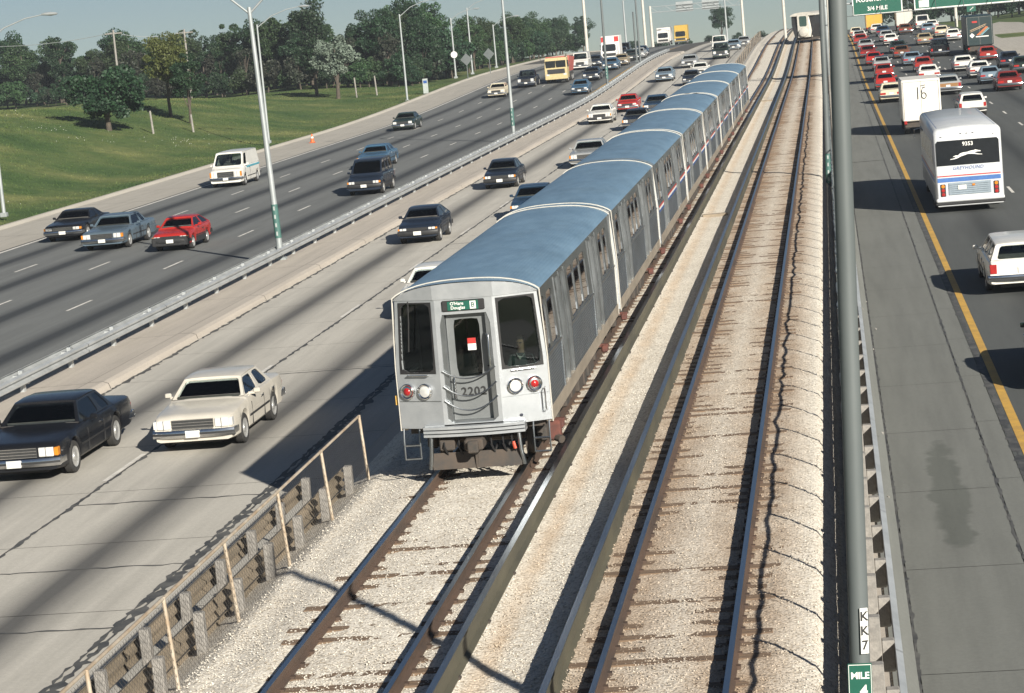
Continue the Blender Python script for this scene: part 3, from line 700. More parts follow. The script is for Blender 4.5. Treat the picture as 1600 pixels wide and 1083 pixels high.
# end face of a car (three facets with windows and a recessed door)
def facet(p0, p1):
    p0, p1 = Vector(p0), Vector(p1); L = (p1 - p0).length; tdir = (p1 - p0) / L; nrm = Vector((tdir.y, -tdir.x))
    if nrm.y > 0: nrm = -nrm
    def fn(u, v, wd):
        p = p0 + tdir * u - nrm * wd; t_ = (v - ZW) / (ZE - ZW)
        k = 1.0 if v <= ZW else 1 - 0.06 * t_ * (abs(p.x) / 1.285)
        return (p.x * k, p.y, v)
    return fn, L
def front(root, number, full):
    for side, p0, p1 in (('l', (-1.285, YF), (-0.5, 0.0)), ('r', (0.5, 0.0), (1.285, YF))):
        fn, L = facet(p0, p1); mb = MB()
        a0, a1 = (0.11, 0.74) if side == 'l' else (0.09, 0.74)
        holed(mb, fn, 0, L, 0.78, ZE + 0.02, a0, a1, 1.74, 2.90, 11.0, 36, 0.06)
        mb.build('end_panel', m_tfront, root)
        g = MB(); pane(g, fn, a0 - 0.01, a1 + 0.01, 1.73, 2.91, 0.045, 11.0); wobj = g.build('window', m_glass, root)
        rg = MB(); holed(rg, lambda u, v, wd: fn(u, v, wd - 0.008), a0 - 0.035, a1 + 0.035, 1.715, 2.925, a0, a1, 1.74, 2.90, 11.0, 36, 0.05); rg.build('window_seal', m_trubber, wobj)
        h = MB(); p = [fn(a0 + 0.12, 1.69, -0.05), fn(a1 - 0.12, 1.69, -0.05)]; h.tube([fn(a0 + 0.12, 1.69, 0), p[0], p[1], fn(a1 - 0.12, 1.69, 0)], 0.014, 6); h.build('grab_rail', m_chrome, root, 60)
        us = (0.20, 0.54) if side == 'l' else (0.25, 0.58)
        for i, u in enumerate(us):
            red = (i == 0) if side == 'l' else (i == 1)
            c = Vector(fn(u, 1.42, 0)); n = (Vector(fn(u, 1.42, -1)) - c).normalized(); q = n.to_track_quat('Z', 'Y').to_matrix()
            def lat(prof, n_=20):
                return [[c + q @ Vector((r_ * math.cos(6.2832 * k / n_), r_ * math.sin(6.2832 * k / n_), z_)) for k in range(n_)] for z_, r_ in prof]
            bz_ = MB().loft(lat([(-0.02, 0.135), (0.05, 0.135), (0.062, 0.12), (0.05, 0.10)]), True, False).build('headlight' if not red else 'marker_light', m_chrome, root, 50)
            MB().loft(lat([(0.02, 0.105), (0.052, 0.095), (0.062, 0.05), (0.064, 0.01)]), True, True).build('lens', m_lens if not red else m_chrome, bz_, 60)
            if red: MB().loft(lat([(0.04, 0.072), (0.075, 0.06), (0.085, 0.01)]), True, True).build('red_bulb', m_redlens, bz_, 60)
        seam = MB(); seam.add([fn(0.02, 1.24, -0.003), fn(L - 0.02, 1.24, -0.003), fn(L - 0.02, 1.252, -0.003), fn(0.02, 1.252, -0.003)], [(0, 1, 2, 3)]); seam.build('panel_seam', m_tplain, root)
    fn, L = facet((-0.5, 0.0), (0.5, 0.0)); mb = MB()
    holed(mb, fn, 0, L, 0.80, ZE + 0.02, 0.07, 0.93, 0.86, 2.70, 40.0, 36, 0.20)
    mb.build('end_panel', m_tfront, root)
    fd = lambda u, v, wd: fn(u, v, wd + 0.14)
    dm = MB(); holed(dm, fd, 0.16, 0.84, 0.88, 2.69, 0.28, 0.72, 1.62, 2.60, 11.0, 32, 0.03); door = dm.build('end_door', m_tdoor, root)
    g = MB(); pane(g, fd, 0.27, 0.73, 1.61, 2.61, 0.02, 11.0); g.build('window', m_glass, door)
    MB().box(-0.40, 0.40, 0.06, 0.16, 0.84, 0.90).build('door_sill', m_tplain, root)
    j = MB(); j.box(-0.43, -0.345, 0.02, 0.15, 0.9, 2.69); j.box(0.345, 0.43, 0.02, 0.15, 0.9, 2.69); j.build('door_jamb', m_tplain, root)
    # fascia between the facets and the roof
    xs = list(np.linspace(-1.225, 1.225, 25)); fa = MB()
    fa.loft([[(x, yfront(x) - 0.012, ZE - 0.02) for x in xs], [(x, yfront(x) - 0.03, max(roofz(x) - 0.015, ZE - 0.01)) for x in xs]], False); fa.build('roof_fascia', m_tfront, root)
    if not full: return
    sg = MB(); sg.bbox(-0.36, 0.36, -0.035, 0.02, 2.755, 2.935, 0.015); sign = sg.build('route_sign', m_black, root)
    MB().box(-0.26, 0.26, -0.041, -0.030, 2.77, 2.92).build('sign_blind', m_green, sign)
    t1 = text_mesh("O'Hare", 0.075, 0.0012); put('lettering', t1, m_wpaint, sign, (-0.10, -0.044, 2.88), FRONT)
    t1 = text_mesh("Douglas", 0.075, 0.0012); put('lettering', t1, m_wpaint, sign, (-0.085, -0.044, 2.81), FRONT)
    MB().box(0.12, 0.22, -0.046, -0.040, 2.78, 2.91).build('letter_plate', m_wpaint, sign)
    put('lettering', text_mesh("B", 0.11, 0.001), m_green, sign, (0.17, -0.049, 2.845), FRONT)
    put('car_number', text_mesh(number, 0.20, 0.004, spacing=1.1), m_digit, door, (0.03, 0.132, 1.36), FRONT)
    st = MB().box(-0.005, 0.135, 0.145, 0.149, 2.06, 2.26).build('notice', m_wpaint, door); MB().box(-0.005, 0.135, 0.1425, 0.1445, 2.17, 2.265).build('notice_band', m_red, st)
    h = MB(); h.tube([(0.30, 0.10, 1.78), (0.38, -0.06, 1.80), (0.38, -0.06, 2.32), (0.30, 0.10, 2.34)], 0.017, 6); h.build('grab_rail', m_chrome, root, 60)
    h = MB(); h.tube([(-0.27, 0.14, 1.25), (-0.27, 0.09, 1.27), (-0.27, 0.09, 1.62), (-0.27, 0.14, 1.64)], 0.017, 6); h.build('door_handle', m_chrome, door, 60)
    for z0, sg_ in ((1.76, 0.16), (1.50, 0.2), (1.26, 0.2)):
        p = [(-0.45 + 0.9 * k / 12, -0.03 - 0.02 * math.sin(math.pi * k / 12), z0 - 4 * sg_ * (k / 12) * (1 - k / 12) + 0.03 * k / 12) for k in range(13)]
        MB().tube(p, 0.013, 5).build('safety_chain', m_tplain, root)
    wp = MB(); wp.tube([(-0.95, 0.12, 2.95), (-0.97, 0.13, 2.6), (-1.02, 0.16, 2.1)], 0.012, 5); wp.build('wiper', m_black, root)
    gr = MB(); gr.tube([(1.22, 0.20, 1.35), (1.22, 0.14, 1.33), (1.22, 0.14, 0.98), (1.22, 0.20, 0.96)], 0.014, 5); gr.build('grab_rail', m_chrome, root, 60)
    # anti-climber: ribbed curved bumper
    xs = list(np.linspace(-0.86, 0.86, 13)); yb = lambda x: -0.16 + 0.10 * (x / 0.86) ** 2
    ac = MB()
    for k in range(3):
        z = 0.66 + k * 0.062
        ac.loft([[(x, yb(x), z) for x in xs] + [(x, 0.25, z) for x in reversed(xs)], [(x, yb(x), z + 0.042) for x in xs] + [(x, 0.25, z + 0.042) for x in reversed(xs)]], True, True)
    ac.box(-0.84, 0.84, 0.0, 0.24, 0.655, 0.845); ac.build('ribbed_bumper', m_tfront, root)
    cp_ = MB(); cp_.bbox(-0.16, 0.16, -0.28, 0.5, 0.42, 0.62, 0.03); cp_.bbox(-0.09, 0.09, -0.40, -0.25, 0.40, 0.60, 0.02); cp_.bbox(-0.62, -0.36, 0.0, 0.3, 0.40, 0.60, 0.02); cp_.build('coupler', m_under, root)
    pb = MB(); pb.add([(-0.75, -0.02, 0.09), (0.75, -0.02, 0.09), (0.80, 0.06, 0.36), (-0.80, 0.06, 0.36)], [(0, 1, 2, 3)]); pb.box(-0.75, 0.75, 0.0, 0.03, 0.09, 0.15); pb.box(-0.02, 0.02, -0.03, 0.05, 0.09, 0.36)
    pb.build('pilot_board', m_under, root)
    for s_ in (-1, 1):
        lg = MB(); lg.tube([(s_ * 0.74, 0.0, 0.66), (s_ * 0.76, -0.02, 0.36), (s_ * 0.80, 0.02, 0.10)], 0.035, 8); lg.build('pilot_strut', m_tplain, root, 50)
        sp_ = MB()
        x0, x1 = s_ * 0.97, s_ * 1.24
        for x in (x0, x1): sp_.tube([(x, 0.22, 0.78), (x, 0.16, 0.62), (x, 0.16, 0.26)], 0.014, 5)
        for z in (0.27, 0.50): sp_.tube([(x0, 0.16, z), (x1, 0.16, z)], 0.018, 5)
        sp_.build('step_ladder', m_tplain, root, 50)
    for x in (-0.55, -0.3, 0.25, 0.45, 0.6): MB().tube([(x, 0.1, 0.64), (x + 0.02, -0.05, 0.48), (x + 0.05, 0.05, 0.33), (x + 0.1, 0.2, 0.45)], 0.02, 5).build('air_hose', m_black, root, 50)
    MB().tube([(0.64, -0.04, 0.5), (0.67, -0.05, 0.38)], 0.028, 6).build('hose_handle', pm('orange_red', (0.62, 0.08, 0.03), (0.5, 0.06, 0.03), 0.5), root)
    MB().bbox(1.20, 1.40, 0.34, 0.62, 0.40, 0.74, 0.03).build('trip_arm', m_rustred, root); MB().tube([(1.30, 0.42, 0.45), (1.42, 0.30, 0.42)], 0.07, 8).build('trip_arm_roller', m_under, root)
    MB().box(-1.36, -1.31, 0.36, 0.42, 1.18, 1.34).build('side_lamp', m_yellow, root)
LAB = ['leading stainless train car with green route sign and chained end door', 'plain stainless train car coupled right behind the leading car', 'third train car, where the red and blue stripe begins',
       'fourth train car of the stainless train', 'fifth train car of the stainless train', 'sixth train car of the stainless train', 'seventh train car of the stainless train', 'rearmost train car of the stainless train']
for i in range(8):
    ry = 39.45 + i * 14.0
    flip = i % 2 == 1
    root = thing('train_car', (-6.28, ry, 0), LAB[i], 'train car', 'cars of the stainless train')
    rt = root
    def P(name, me, mat, parent=None): return put(name, me, mat, parent or rt)
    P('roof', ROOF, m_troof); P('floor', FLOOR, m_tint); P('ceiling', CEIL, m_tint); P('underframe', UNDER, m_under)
    P('end_frame', ENDF, m_twhite if i != 2 else m_tplain); P('end_frame', ENDR, m_twhite)
    P('end_wall', REAR, m_tplain); P('seats', SEATS, m_seat)
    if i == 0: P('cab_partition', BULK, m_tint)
    for s_ in (-1, 1):
        q = SIDES[s_]
        P('side_wall', q['wall'], m_tplain); P('fluted_panel', q['low'], m_tside); P('sill', q['sill'], m_tsill); P('belt_rail', q['trim'], m_tplain); [P('door_post', p, m_tplain) for p in q['posts']]
        for p in q['panes']: P('window', p, m_sglass)
        for a, b in q['leaves']:
            l = P('door_leaf', a, m_tplain); P('window', b, m_sglass, l)
        if i >= 2:
            for c, m, z0, z1 in (('red_stripe', m_red, 1.75, 1.81), ('white_stripe', m_wpaint, 1.685, 1.745), ('blue_stripe', m_blue, 1.62, 1.68)):
                sb = MB()
                for a, b in ((0.44, 2.56), (4.28, 8.68), (10.42, TL - 0.16)): sb.box(*(sorted((s_ * (HB + 0.006), s_ * (HB - 0.02)))), a, b, z0, z1)
                sb.build(c, m, rt)
    for (fr, wh, sh) in BOG:
        f_ = P('bogie_frame', fr, m_under)
        for w_ in wh: P('wheelset', w_, m_under, f_)
        P('shoe_beam', sh, m_rustred, f_)
    for e in EQ: P('equipment_box', e, m_under)
    front(root, '2202', i == 0)

# ------------------------------------------------------------------ people
m_skin = pm('skin', (0.48, 0.29, 0.20), (0.42, 0.25, 0.17), 0.55)
m_hair = pm('dark_hair', (0.03, 0.022, 0.016), (0.05, 0.035, 0.025), 0.7)
def seated_person(loc, label, shirt, group=None, lean=0.0, hands=((-0.16, -0.36, 0.42), (0.16, -0.36, 0.42)), turn=0.0):
    """sitting figure facing -Y, hip at the origin; a continuous skinned body, hair and clothes as children"""
    me = bpy.data.meshes.new('person'); v = []; e = []; r = []
    def add(p, rad, par=None):
        v.append(p); r.append(rad)
        if par is not None: e.append((par, len(v) - 1))
        return len(v) - 1
    pel = add((0, 0, 0.02), (0.16, 0.12)); ab = add((0, 0.01, 0.2), (0.15, 0.11), pel); ch = add((0, 0.02, 0.40), (0.18, 0.12), ab); nk = add((0, 0.01, 0.56), (0.06, 0.06), ch)
    hd = add((0, -0.01, 0.66), (0.075, 0.085), nk); hm = add((0, -0.015, 0.74), (0.085, 0.10), hd); ht = add((0, -0.005, 0.82), (0.06, 0.075), hm)
    for s_, hp in ((-1, hands[0]), (1, hands[1])):
        sh = add((s_ * 0.19, 0.02, 0.48), (0.065, 0.065), ch); el = add((s_ * 0.26, -0.08, 0.24), (0.048, 0.048), sh)
        wr = add(((hp[0] + s_ * 0.26 * 0.15) * 0.9, hp[1] + 0.07, hp[2] - 0.03), (0.032, 0.028), el); pa = add(hp, (0.042, 0.025), wr)
        for k in range(4): add((hp[0] + (k - 1.5) * 0.02, hp[1] - 0.075 + abs(k - 1.5) * 0.012, hp[2] - 0.02), (0.0095, 0.0095), pa)
        add((hp[0] - s_ * 0.045, hp[1] - 0.03, hp[2] + 0.005), (0.0105, 0.0105), pa)
        hip = add((s_ * 0.10, -0.04, 0.0), (0.09, 0.085), pel); kn = add((s_ * 0.13, -0.46, 0.06), (0.065, 0.065), hip); an = add((s_ * 0.13, -0.55, -0.36), (0.045, 0.045), kn); add((s_ * 0.13, -0.70, -0.40), (0.04, 0.03), an)
    me.from_pydata(v, e, []); me.materials.append(None)
    o = bpy.data.objects.new('person', me); COL.objects.link(o); o.location = loc; o.rotation_euler = (lean, 0, turn)
    sk = o.modifiers.new('skin', 'SKIN')
    if not me.skin_vertices: bpy.context.view_layer.objects.active = o
    if me.skin_vertices:
        for i, q in enumerate(me.skin_vertices[0].data): q.radius = r[i]; q.use_root = (i == 0)
    ss = o.modifiers.new('subdivision', 'SUBSURF'); ss.levels = 1; ss.render_levels = 2
    # skin above the collar and on the hands, shirt elsewhere
    m, nt, b = newmat('clothed_body'); sp = nt.nodes.new('ShaderNodeSeparateXYZ'); nt.links.new(nt.nodes.new('ShaderNodeTexCoord').outputs['Object'], sp.inputs[0])
    isk = math_(nt, 'MAXIMUM', math_(nt, 'GREATER_THAN', sp.outputs[2], 0.57), math_(nt, 'MULTIPLY', math_(nt, 'LESS_THAN', sp.outputs[1], hands[0][1] + 0.06), math_(nt, 'GREATER_THAN', sp.outputs[2], 0.2)))
    c = mixc(nt, math_(nt, 'LESS_THAN', sp.outputs[2], 0.12), shirt, (0.03, 0.035, 0.05)); nt.links.new(mixc(nt, isk, c, (0.46, 0.28, 0.19)), b.inputs['Base Color']); b.inputs['Roughness'].default_value = 0.7
    me.materials[0] = m
    tag(o, label, 'person', group)
    hb = MB(); rings = []
    for k in range(7):
        t_ = k / 6; z = 0.745 + 0.125 * t_; rad = 0.115 * math.sqrt(max(1 - (t_ * 0.93) ** 2, 0.02))
        rings.append([(rad * 0.86 * math.cos(6.2832 * j / 14), 0.02 + rad * math.sin(6.2832 * j / 14) + (0.05 if t_ < 0.45 and math.sin(6.2832 * j / 14) < -0.2 else 0), z) for j in range(14)])
    hb.loft(rings, True, True); hb.build('hair', m_hair, o, 60)
    fc = MB()
    fc.loft([[(-0.012, -0.10, 0.70), (0.012, -0.10, 0.70), (0, -0.10, 0.75)], [(-0.006, -0.128, 0.705), (0.006, -0.128, 0.705), (0, -0.108, 0.745)]], True, True); fc.build('nose', m_skin, o)
    g = MB()
    for s_ in (-1, 1): g.tube([(s_ * 0.015, -0.108, 0.752), (s_ * 0.05, -0.104, 0.752)], 0.009, 6)
    g.build('eyes', m_black, o)
    MB().tube([(-0.025, -0.104, 0.672), (0.025, -0.104, 0.672)], 0.006, 6).build('mouth', pm('lips', (0.35, 0.13, 0.11), None, 0.6), o)
    return o
op = seated_person((-6.28 + 0.80, 39.45 + 0.80, 1.30), 'train operator with dark hair, glasses and a pale collar at the cab window', (0.05, 0.09, 0.09), hands=((-0.2, -0.42, 0.36), (0.18, -0.38, 0.36)), turn=R(-12))
MB().bbox(0.50, 1.06, 0.80, 1.30, 1.0, 1.28, 0.04).build('cab_seat', m_seat, bpy.data.objects['train_car'])
col = MB(); col.add([(-0.07, -0.07, 0.56), (0, -0.115, 0.46), (0.07, -0.07, 0.56), (0.09, 0.0, 0.57), (-0.09, 0.0, 0.57)], [(0, 1, 4), (1, 2, 3), (1, 3, 4)]); col.build('collar', m_wpaint, op)

# ------------------------------------------------------------------ vehicles
PAINT = {}
def paint(c, metal=0.15):
    key = tuple(c)
    if key not in PAINT:
        m, nt, b = newmat('car_paint'); f = noise(nt, pos(nt, (1, 1, 1), True), 2.0, 4)
        nt.links.new(ramp(nt, f, [(0.3, tuple(x * 0.85 for x in c)), (0.7, c)]), b.inputs['Base Color'])
        # road dust low on the body
        sp = nt.nodes.new('ShaderNodeSeparateXYZ'); nt.links.new(nt.nodes.new('ShaderNodeTexCoord').outputs['Object'], sp.inputs[0])
        nt.links.new(ramp(nt, sp.outputs[2], [(0.25, (0.45, 0.45, 0.45)), (0.75, (0.22, 0.22, 0.22))]), b.inputs['Roughness'])
        b.inputs['Metallic'].default_value = metal; b.inputs['Coat Weight'].default_value = 0.15; b.inputs['Coat Roughness'].default_value = 0.08; b.inputs['Specular IOR Level'].default_value = 0.35
        PAINT[key] = m
    return PAINT[key]
m_cglass = glass_mat('car_glass', (0.72, 0.77, 0.75))
m_tyre = pm('tyre', (0.022, 0.022, 0.022), (0.035, 0.033, 0.03), 0.85)
m_rim = pm('wheel_rim', (0.55, 0.55, 0.53), (0.42, 0.42, 0.41), 0.35, 0.5)
m_amber = pm('amber_lens', (0.62, 0.22, 0.02), (0.5, 0.18, 0.02), 0.25)
m_tail = pm('tail_lens', (0.40, 0.022, 0.02), (0.28, 0.02, 0.018), 0.25)
m_plate = pm('number_plate', (0.72, 0.71, 0.66), (0.6, 0.6, 0.56), 0.5)
m_grille = pm('grille', (0.10, 0.10, 0.10), (0.05, 0.05, 0.05), 0.4, 0.6, scale=60)
m_inter = pm('car_interior', (0.10, 0.092, 0.085), (0.065, 0.06, 0.055), 0.85)
m_trim = pm('black_trim', (0.02, 0.02, 0.021), (0.03, 0.03, 0.03), 0.5)
#          L     W     H    nose  hood  belt  deck  yA    yRF   yRR   yC    w1    w2    r
CARS = {
 'sedan':  (5.00, 1.84, 1.38, 0.80, 0.93, 0.95, 0.96, 1.42, 2.02, 3.42, 3.92, 0.98, 3.80, 0.33),
 'limo':   (5.50, 1.98, 1.40, 0.80, 0.92, 0.94, 0.95, 1.72, 2.28, 3.66, 4.16, 1.02, 4.05, 0.34),
 'coupe':  (5.05, 1.90, 1.33, 0.74, 0.90, 0.92, 0.93, 1.70, 2.30, 3.25, 4.05, 0.98, 3.85, 0.34),
 'hatch':  (4.05, 1.66, 1.34, 0.70, 0.88, 0.92, 0.95, 1.15, 1.78, 2.85, 3.85, 0.78, 3.15, 0.29),
 'compact': (4.35, 1.70, 1.38, 0.74, 0.90, 0.93, 0.96, 1.25, 1.82, 3.00, 3.55, 0.85, 3.38, 0.30),
 'wagon':  (5.35, 1.96, 1.41, 0.78, 0.92, 0.95, 0.95, 1.50, 2.10, 4.92, 5.28, 0.98, 3.95, 0.33),
 'smallwagon': (4.6, 1.74, 1.42, 0.74, 0.90, 0.93, 0.93, 1.30, 1.85, 4.20, 4.54, 0.85, 3.45, 0.30),
 'van':    (4.95, 2.02, 2.02, 0.98, 1.12, 1.20, 1.20, 0.72, 1.42, 4.86, 4.93, 0.85, 3.95, 0.35),
 'minivan': (4.5, 1.84, 1.80, 0.80, 0.98, 1.08, 1.08, 0.90, 1.75, 4.25, 4.46, 0.85, 3.75, 0.32),
 'suv':    (4.7, 1.95, 1.80, 0.98, 1.10, 1.14, 1.14, 1.40, 1.85, 4.45, 4.66, 0.85, 3.70, 0.38),
 'pickup': (5.2, 1.98, 1.76, 0.98, 1.10, 1.14, 1.10, 1.45, 1.95, 2.65, 2.88, 0.90, 4.20, 0.38),
}
CACHE = {}
def car_parts(kind):
    if kind in CACHE: return CACHE[kind]
    L, W, H, nose, hood, belt, deck, yA, yRF, yRR, yC, w1, w2, r = CARS[kind]
    h = W / 2; parts = []
    def A(name, mb, mat, par=None, sm=35): parts.append((name, mb.mesh(name, sm), mat, par)); return len(parts) - 1
    # body shell
    arch = r + 0.06
    ys = sorted(set([0, 0.03, 0.10, 0.25, 0.5, yA, yA + 0.06, yC - 0.06, yC, L - 0.45, L - 0.2, L - 0.08, L - 0.02, L] + [round(w_ + arch * math.cos(math.pi * k / 10), 4) for w_ in (w1, w2) for k in range(11)] + [w_ + q * (arch + 0.015) for w_ in (w1, w2) for q in (-1, 1)] + list(np.linspace(w1 + arch + 0.2, w2 - arch - 0.2, 5))))
    def zb(y):
        z = 0.22 + 0.10 * sst((y - (L - 0.7)) / 0.7) + 0.05 * sst((0.6 - y) / 0.6)
        for w_ in (w1, w2):
            q = arch ** 2 - (y - w_) ** 2
            if q > 0: z = max(z, r + math.sqrt(q))
        return z
    def zt(y):
        if y < yA: t_ = min(y / 0.12, 1); base = nose + (hood - nose) * (y / yA) ** 0.8; return base - 0.05 * (1 - t_) ** 2
        if y < yC: return belt
        e = L - y; return deck - 0.05 * (1 - min(e / 0.10, 1)) ** 2 - 0.03 * sst((y - yC) / max(L - yC, 0.1))
    def hw(y):
        e = min(y, L - y); return h * (1 - 0.075 * (1 - min(e / 0.55, 1)) ** 2)
    rings = []
    for y in ys:
        b, t_, x = zb(y), zt(y), hw(y); z2 = max(b + 0.02, 0.30); z3 = max(b + 0.04, 0.58); z4 = max(t_ - 0.13, z3 + 0.02); z5 = t_ - 0.035
        half = [(x * 0.88, b), (x * 0.975, z2), (x, z3), (x * 0.985, z4), (x * 0.945, z5), (x * 0.86, t_), (x * 0.45, t_ + 0.018)]
        rings.append([(-px, y, pz) for px, pz in half] + [(px, y, pz) for px, pz in reversed(half)])
    bd = MB(); bd.loft(rings, True, True); A('body', bd, 'paint')
    A('chassis', MB().box(-h * 0.62, h * 0.62, 0.25, L - 0.3, 0.18, 0.60), 'black')
    # greenhouse: roof, framed openings, panes
    wb, wr = h * 0.91, h * 0.70 if H < 1.6 else h * 0.80; zr = H - 0.05; zb0 = belt - 0.01
    yRR2 = yRR
    rf = MB(); n = 9; rr = []
    for y, dz, sh in ((yRF - 0.03, -0.012, 0.985), (yRF + 0.10, 0.012, 1.0), ((yRF + yRR) / 2, 0.03, 1.01), (yRR - 0.08, 0.012, 1.0), (yRR + 0.03, -0.015, 0.98)):
        top = [((wr + 0.015) * sh * math.sin(math.pi / 2 * q), y, zr + dz + 0.035 * (1 - abs(q) ** 2.5)) for q in np.linspace(-1, 1, n)]
        bot = [((wr + 0.0) * sh * math.sin(math.pi / 2 * q), y, zr + dz - 0.03) for q in np.linspace(1, -1, n)]
        rr.append(top + bot)
    rf.loft(rr, True, True); A('roof', rf, 'roof', None, 45)
    def quadfn(p00, p10, p11, p01):
        p00, p10, p11, p01 = map(Vector, (p00, p10, p11, p01)); nrm = (p10 - p00).cross(p01 - p00).normalized()
        def fn(u, v, wd):
            return tuple(p00 * (1 - u) * (1 - v) + p10 * u * (1 - v) + p11 * u * v + p01 * (1 - u) * v - nrm * wd)
        return fn
    fr = MB()
    def glaze(name, fn, u0, u1, m0, mt, mu, e=14.0):
        holed(fr, fn, u0, u1, 0, 1, u0 + mu, u1 - mu, m0, 1 - mt, e, 28, 0.03)
        p = MB(); pane(p, fn, u0 + mu - 0.01, u1 - mu + 0.01, m0 - 0.01, 1 - mt + 0.01, 0.012, e); A(name, p, 'glass')
    ws = quadfn((-wb, yA, zb0 - 0.02), (wb, yA, zb0 - 0.02), (wr, yRF, zr), (-wr, yRF, zr)); glaze('windshield', ws, 0, 1, 0.08, 0.07, 0.045)
    rw = quadfn((wb * 0.98, yC, deck - 0.02), (-wb * 0.98, yC, deck - 0.02), (-wr, yRR2, zr), (wr, yRR2, zr)); 
    glaze('rear_window', rw, 0, 1, 0.12, 0.10, 0.09 if kind not in ('pickup',) else 0.12)
    for s_ in (-1, 1):
        pts = [(s_ * wb, yA, zb0), (s_ * wb, yC, zb0), (s_ * wr, yRR2, zr), (s_ * wr, yRF, zr)]
        if s_ > 0: fn = quadfn(*pts)
        else:
            f0 = quadfn(pts[1], pts[0], pts[3], pts[2]); fn = lambda u, v, wd, f0=f0: f0(1 - u, v, wd)
        if kind in ('pickup',): sp_ = [(0, 1)]
        elif kind in ('coupe', 'hatch'): sp_ = [(0, 0.56), (0.56, 1)]
        elif kind == 'limo': sp_ = [(0, 0.62), (0.62, 1)]
        elif kind in ('wagon', 'smallwagon', 'minivan', 'suv'): sp_ = [(0, 0.34), (0.34, 0.62), (0.62, 1)]
        elif kind == 'van': sp_ = [(0, 0.30)]
        else: sp_ = [(0, 0.52), (0.52, 1)]
        for k, (u0, u1) in enumerate(sp_):
            mu = 0.035 if len(sp_) > 1 else 0.06
            if k == len(sp_) - 1 and kind in ('sedan', 'coupe', 'compact', 'limo'): mu = 0.075
            glaze('side_window', fn, u0, u1, 0.06, 0.10, mu, 9.0)
        if kind == 'van': fr.add([fn(0.30, 0, 0), fn(1, 0, 0), fn(1, 1, 0), fn(0.30, 1, 0)], [(0, 1, 2, 3)])
    A('pillars', fr, 'roof' if kind == 'limo' else 'paint', None, 25)
    # cabin
    it = MB(); it.box(-wb * 0.97, wb * 0.97, yA + 0.02, yC - 0.02, belt + 0.004, belt + 0.012)
    it.bbox(-wb * 0.9, wb * 0.9, yA + 0.12, yA + 0.42, belt - 0.02, belt + 0.06, 0.03)
    for x in (-0.36, 0.36):
        it.bbox(x - 0.24, x + 0.24, yRF + 0.72, yRF + 0.86, belt - 0.05, belt + 0.14, 0.04); it.bbox(x - 0.13, x + 0.13, yRF + 0.76, yRF + 0.85, belt + 0.12, min(belt + 0.30, zr - 0.06), 0.03)
    if yRR - yRF > 1.0: it.bbox(-wb * 0.8, wb * 0.8, yRR - 0.1, yRR + 0.08, belt - 0.05, belt + 0.13, 0.04)
    A('interior', it, 'interior', None, 30)
    sw = MB(); sw.tube([(0.36 + 0.17 * math.cos(6.2832 * k / 16), yRF + 0.12 + 0.05 * math.sin(6.2832 * k / 16), belt + 0.06 + 0.15 * math.sin(6.2832 * k / 16)) for k in range(17)], 0.014, 5); A('steering_wheel', sw, 'black')
    # wheels
    for s_ in (-1, 1):
        for y in (w1, w2):
            xo, xi = s_ * (h - 0.015), s_ * (h - 0.21)
            t_ = MB(); t_.cylx(0, 0, y, r, [(xi, r * 0.7), (xi, r * 0.93), (xi + s_ * 0.03, r), (xo - s_ * 0.03, r), (xo, r * 0.93), (xo - s_ * 0.008, r * 0.68), (xo - s_ * 0.07, r * 0.66)], 22); k = A('wheel', t_, 'tyre')
            m_ = MB(); m_.cylx(0, 0, y, r, [(xo - s_ * 0.03, r * 0.66), (xo - s_ * 0.004, r * 0.66), (xo - s_ * 0.03, r * 0.55), (xo - s_ * 0.045, r * 0.32), (xo - s_ * 0.01, r * 0.26), (xo - s_ * 0.005, r * 0.10)], 18); A('rim', m_, 'rim', k)
    # ends
    nb = 0.22; bw = h * 0.985
    def bumper(name, yf, sgn, zc, mat):
        mb = MB(); xs = list(np.linspace(-bw, bw, 9)); yo = lambda x: yf + sgn * (0.09 - 0.08 * (x / bw) ** 4)
        mb.loft([[(x, yo(x) - sgn * 0.02, zc - 0.085) for x in xs], [(x, yo(x), zc - 0.05) for x in xs], [(x, yo(x), zc + 0.05) for x in xs], [(x, yo(x) - sgn * 0.02, zc + 0.085) for x in xs], [(x, yf - sgn * 0.1, zc + 0.085) for x in xs], [(x, yf - sgn * 0.1, zc - 0.085) for x in xs], [(x, yo(x) - sgn * 0.02, zc - 0.085) for x in xs]], False)
        for s_ in (-1, 1): mb.bbox(*(sorted((s_ * bw, s_ * (bw - 0.05)))), *(sorted((yf, yf - sgn * 0.45))), zc - 0.08, zc + 0.08, 0.015)
        k = A(name, mb, mat); st = MB(); st.loft([[(x, yo(x) + sgn * 0.006, zc - 0.02) for x in xs], [(x, yo(x) + sgn * 0.006, zc + 0.025) for x in xs]], False); A('rub_strip', st, 'trim', k)
    big = H > 1.6
    zbp = 0.50 if big else 0.44
    bumper('bumper', 0.0, -1, zbp, 'bumper'); bumper('bumper', L, 1, zbp + 0.04, 'bumper')
    zg0, zg1 = zbp + 0.10, nose - 0.055
    A('grille', MB().bbox(-h * 0.50, h * 0.50, -0.035, 0.06, zg0, zg1, 0.01), 'grille')
    gb = MB()
    for k in range(4): z = zg0 + (zg1 - zg0) * (k + 0.15) / 3.3; gb.box(-h * 0.5, h * 0.5, -0.043, -0.03, z, z + 0.012)
    A('grille_bar', gb, 'bumper')
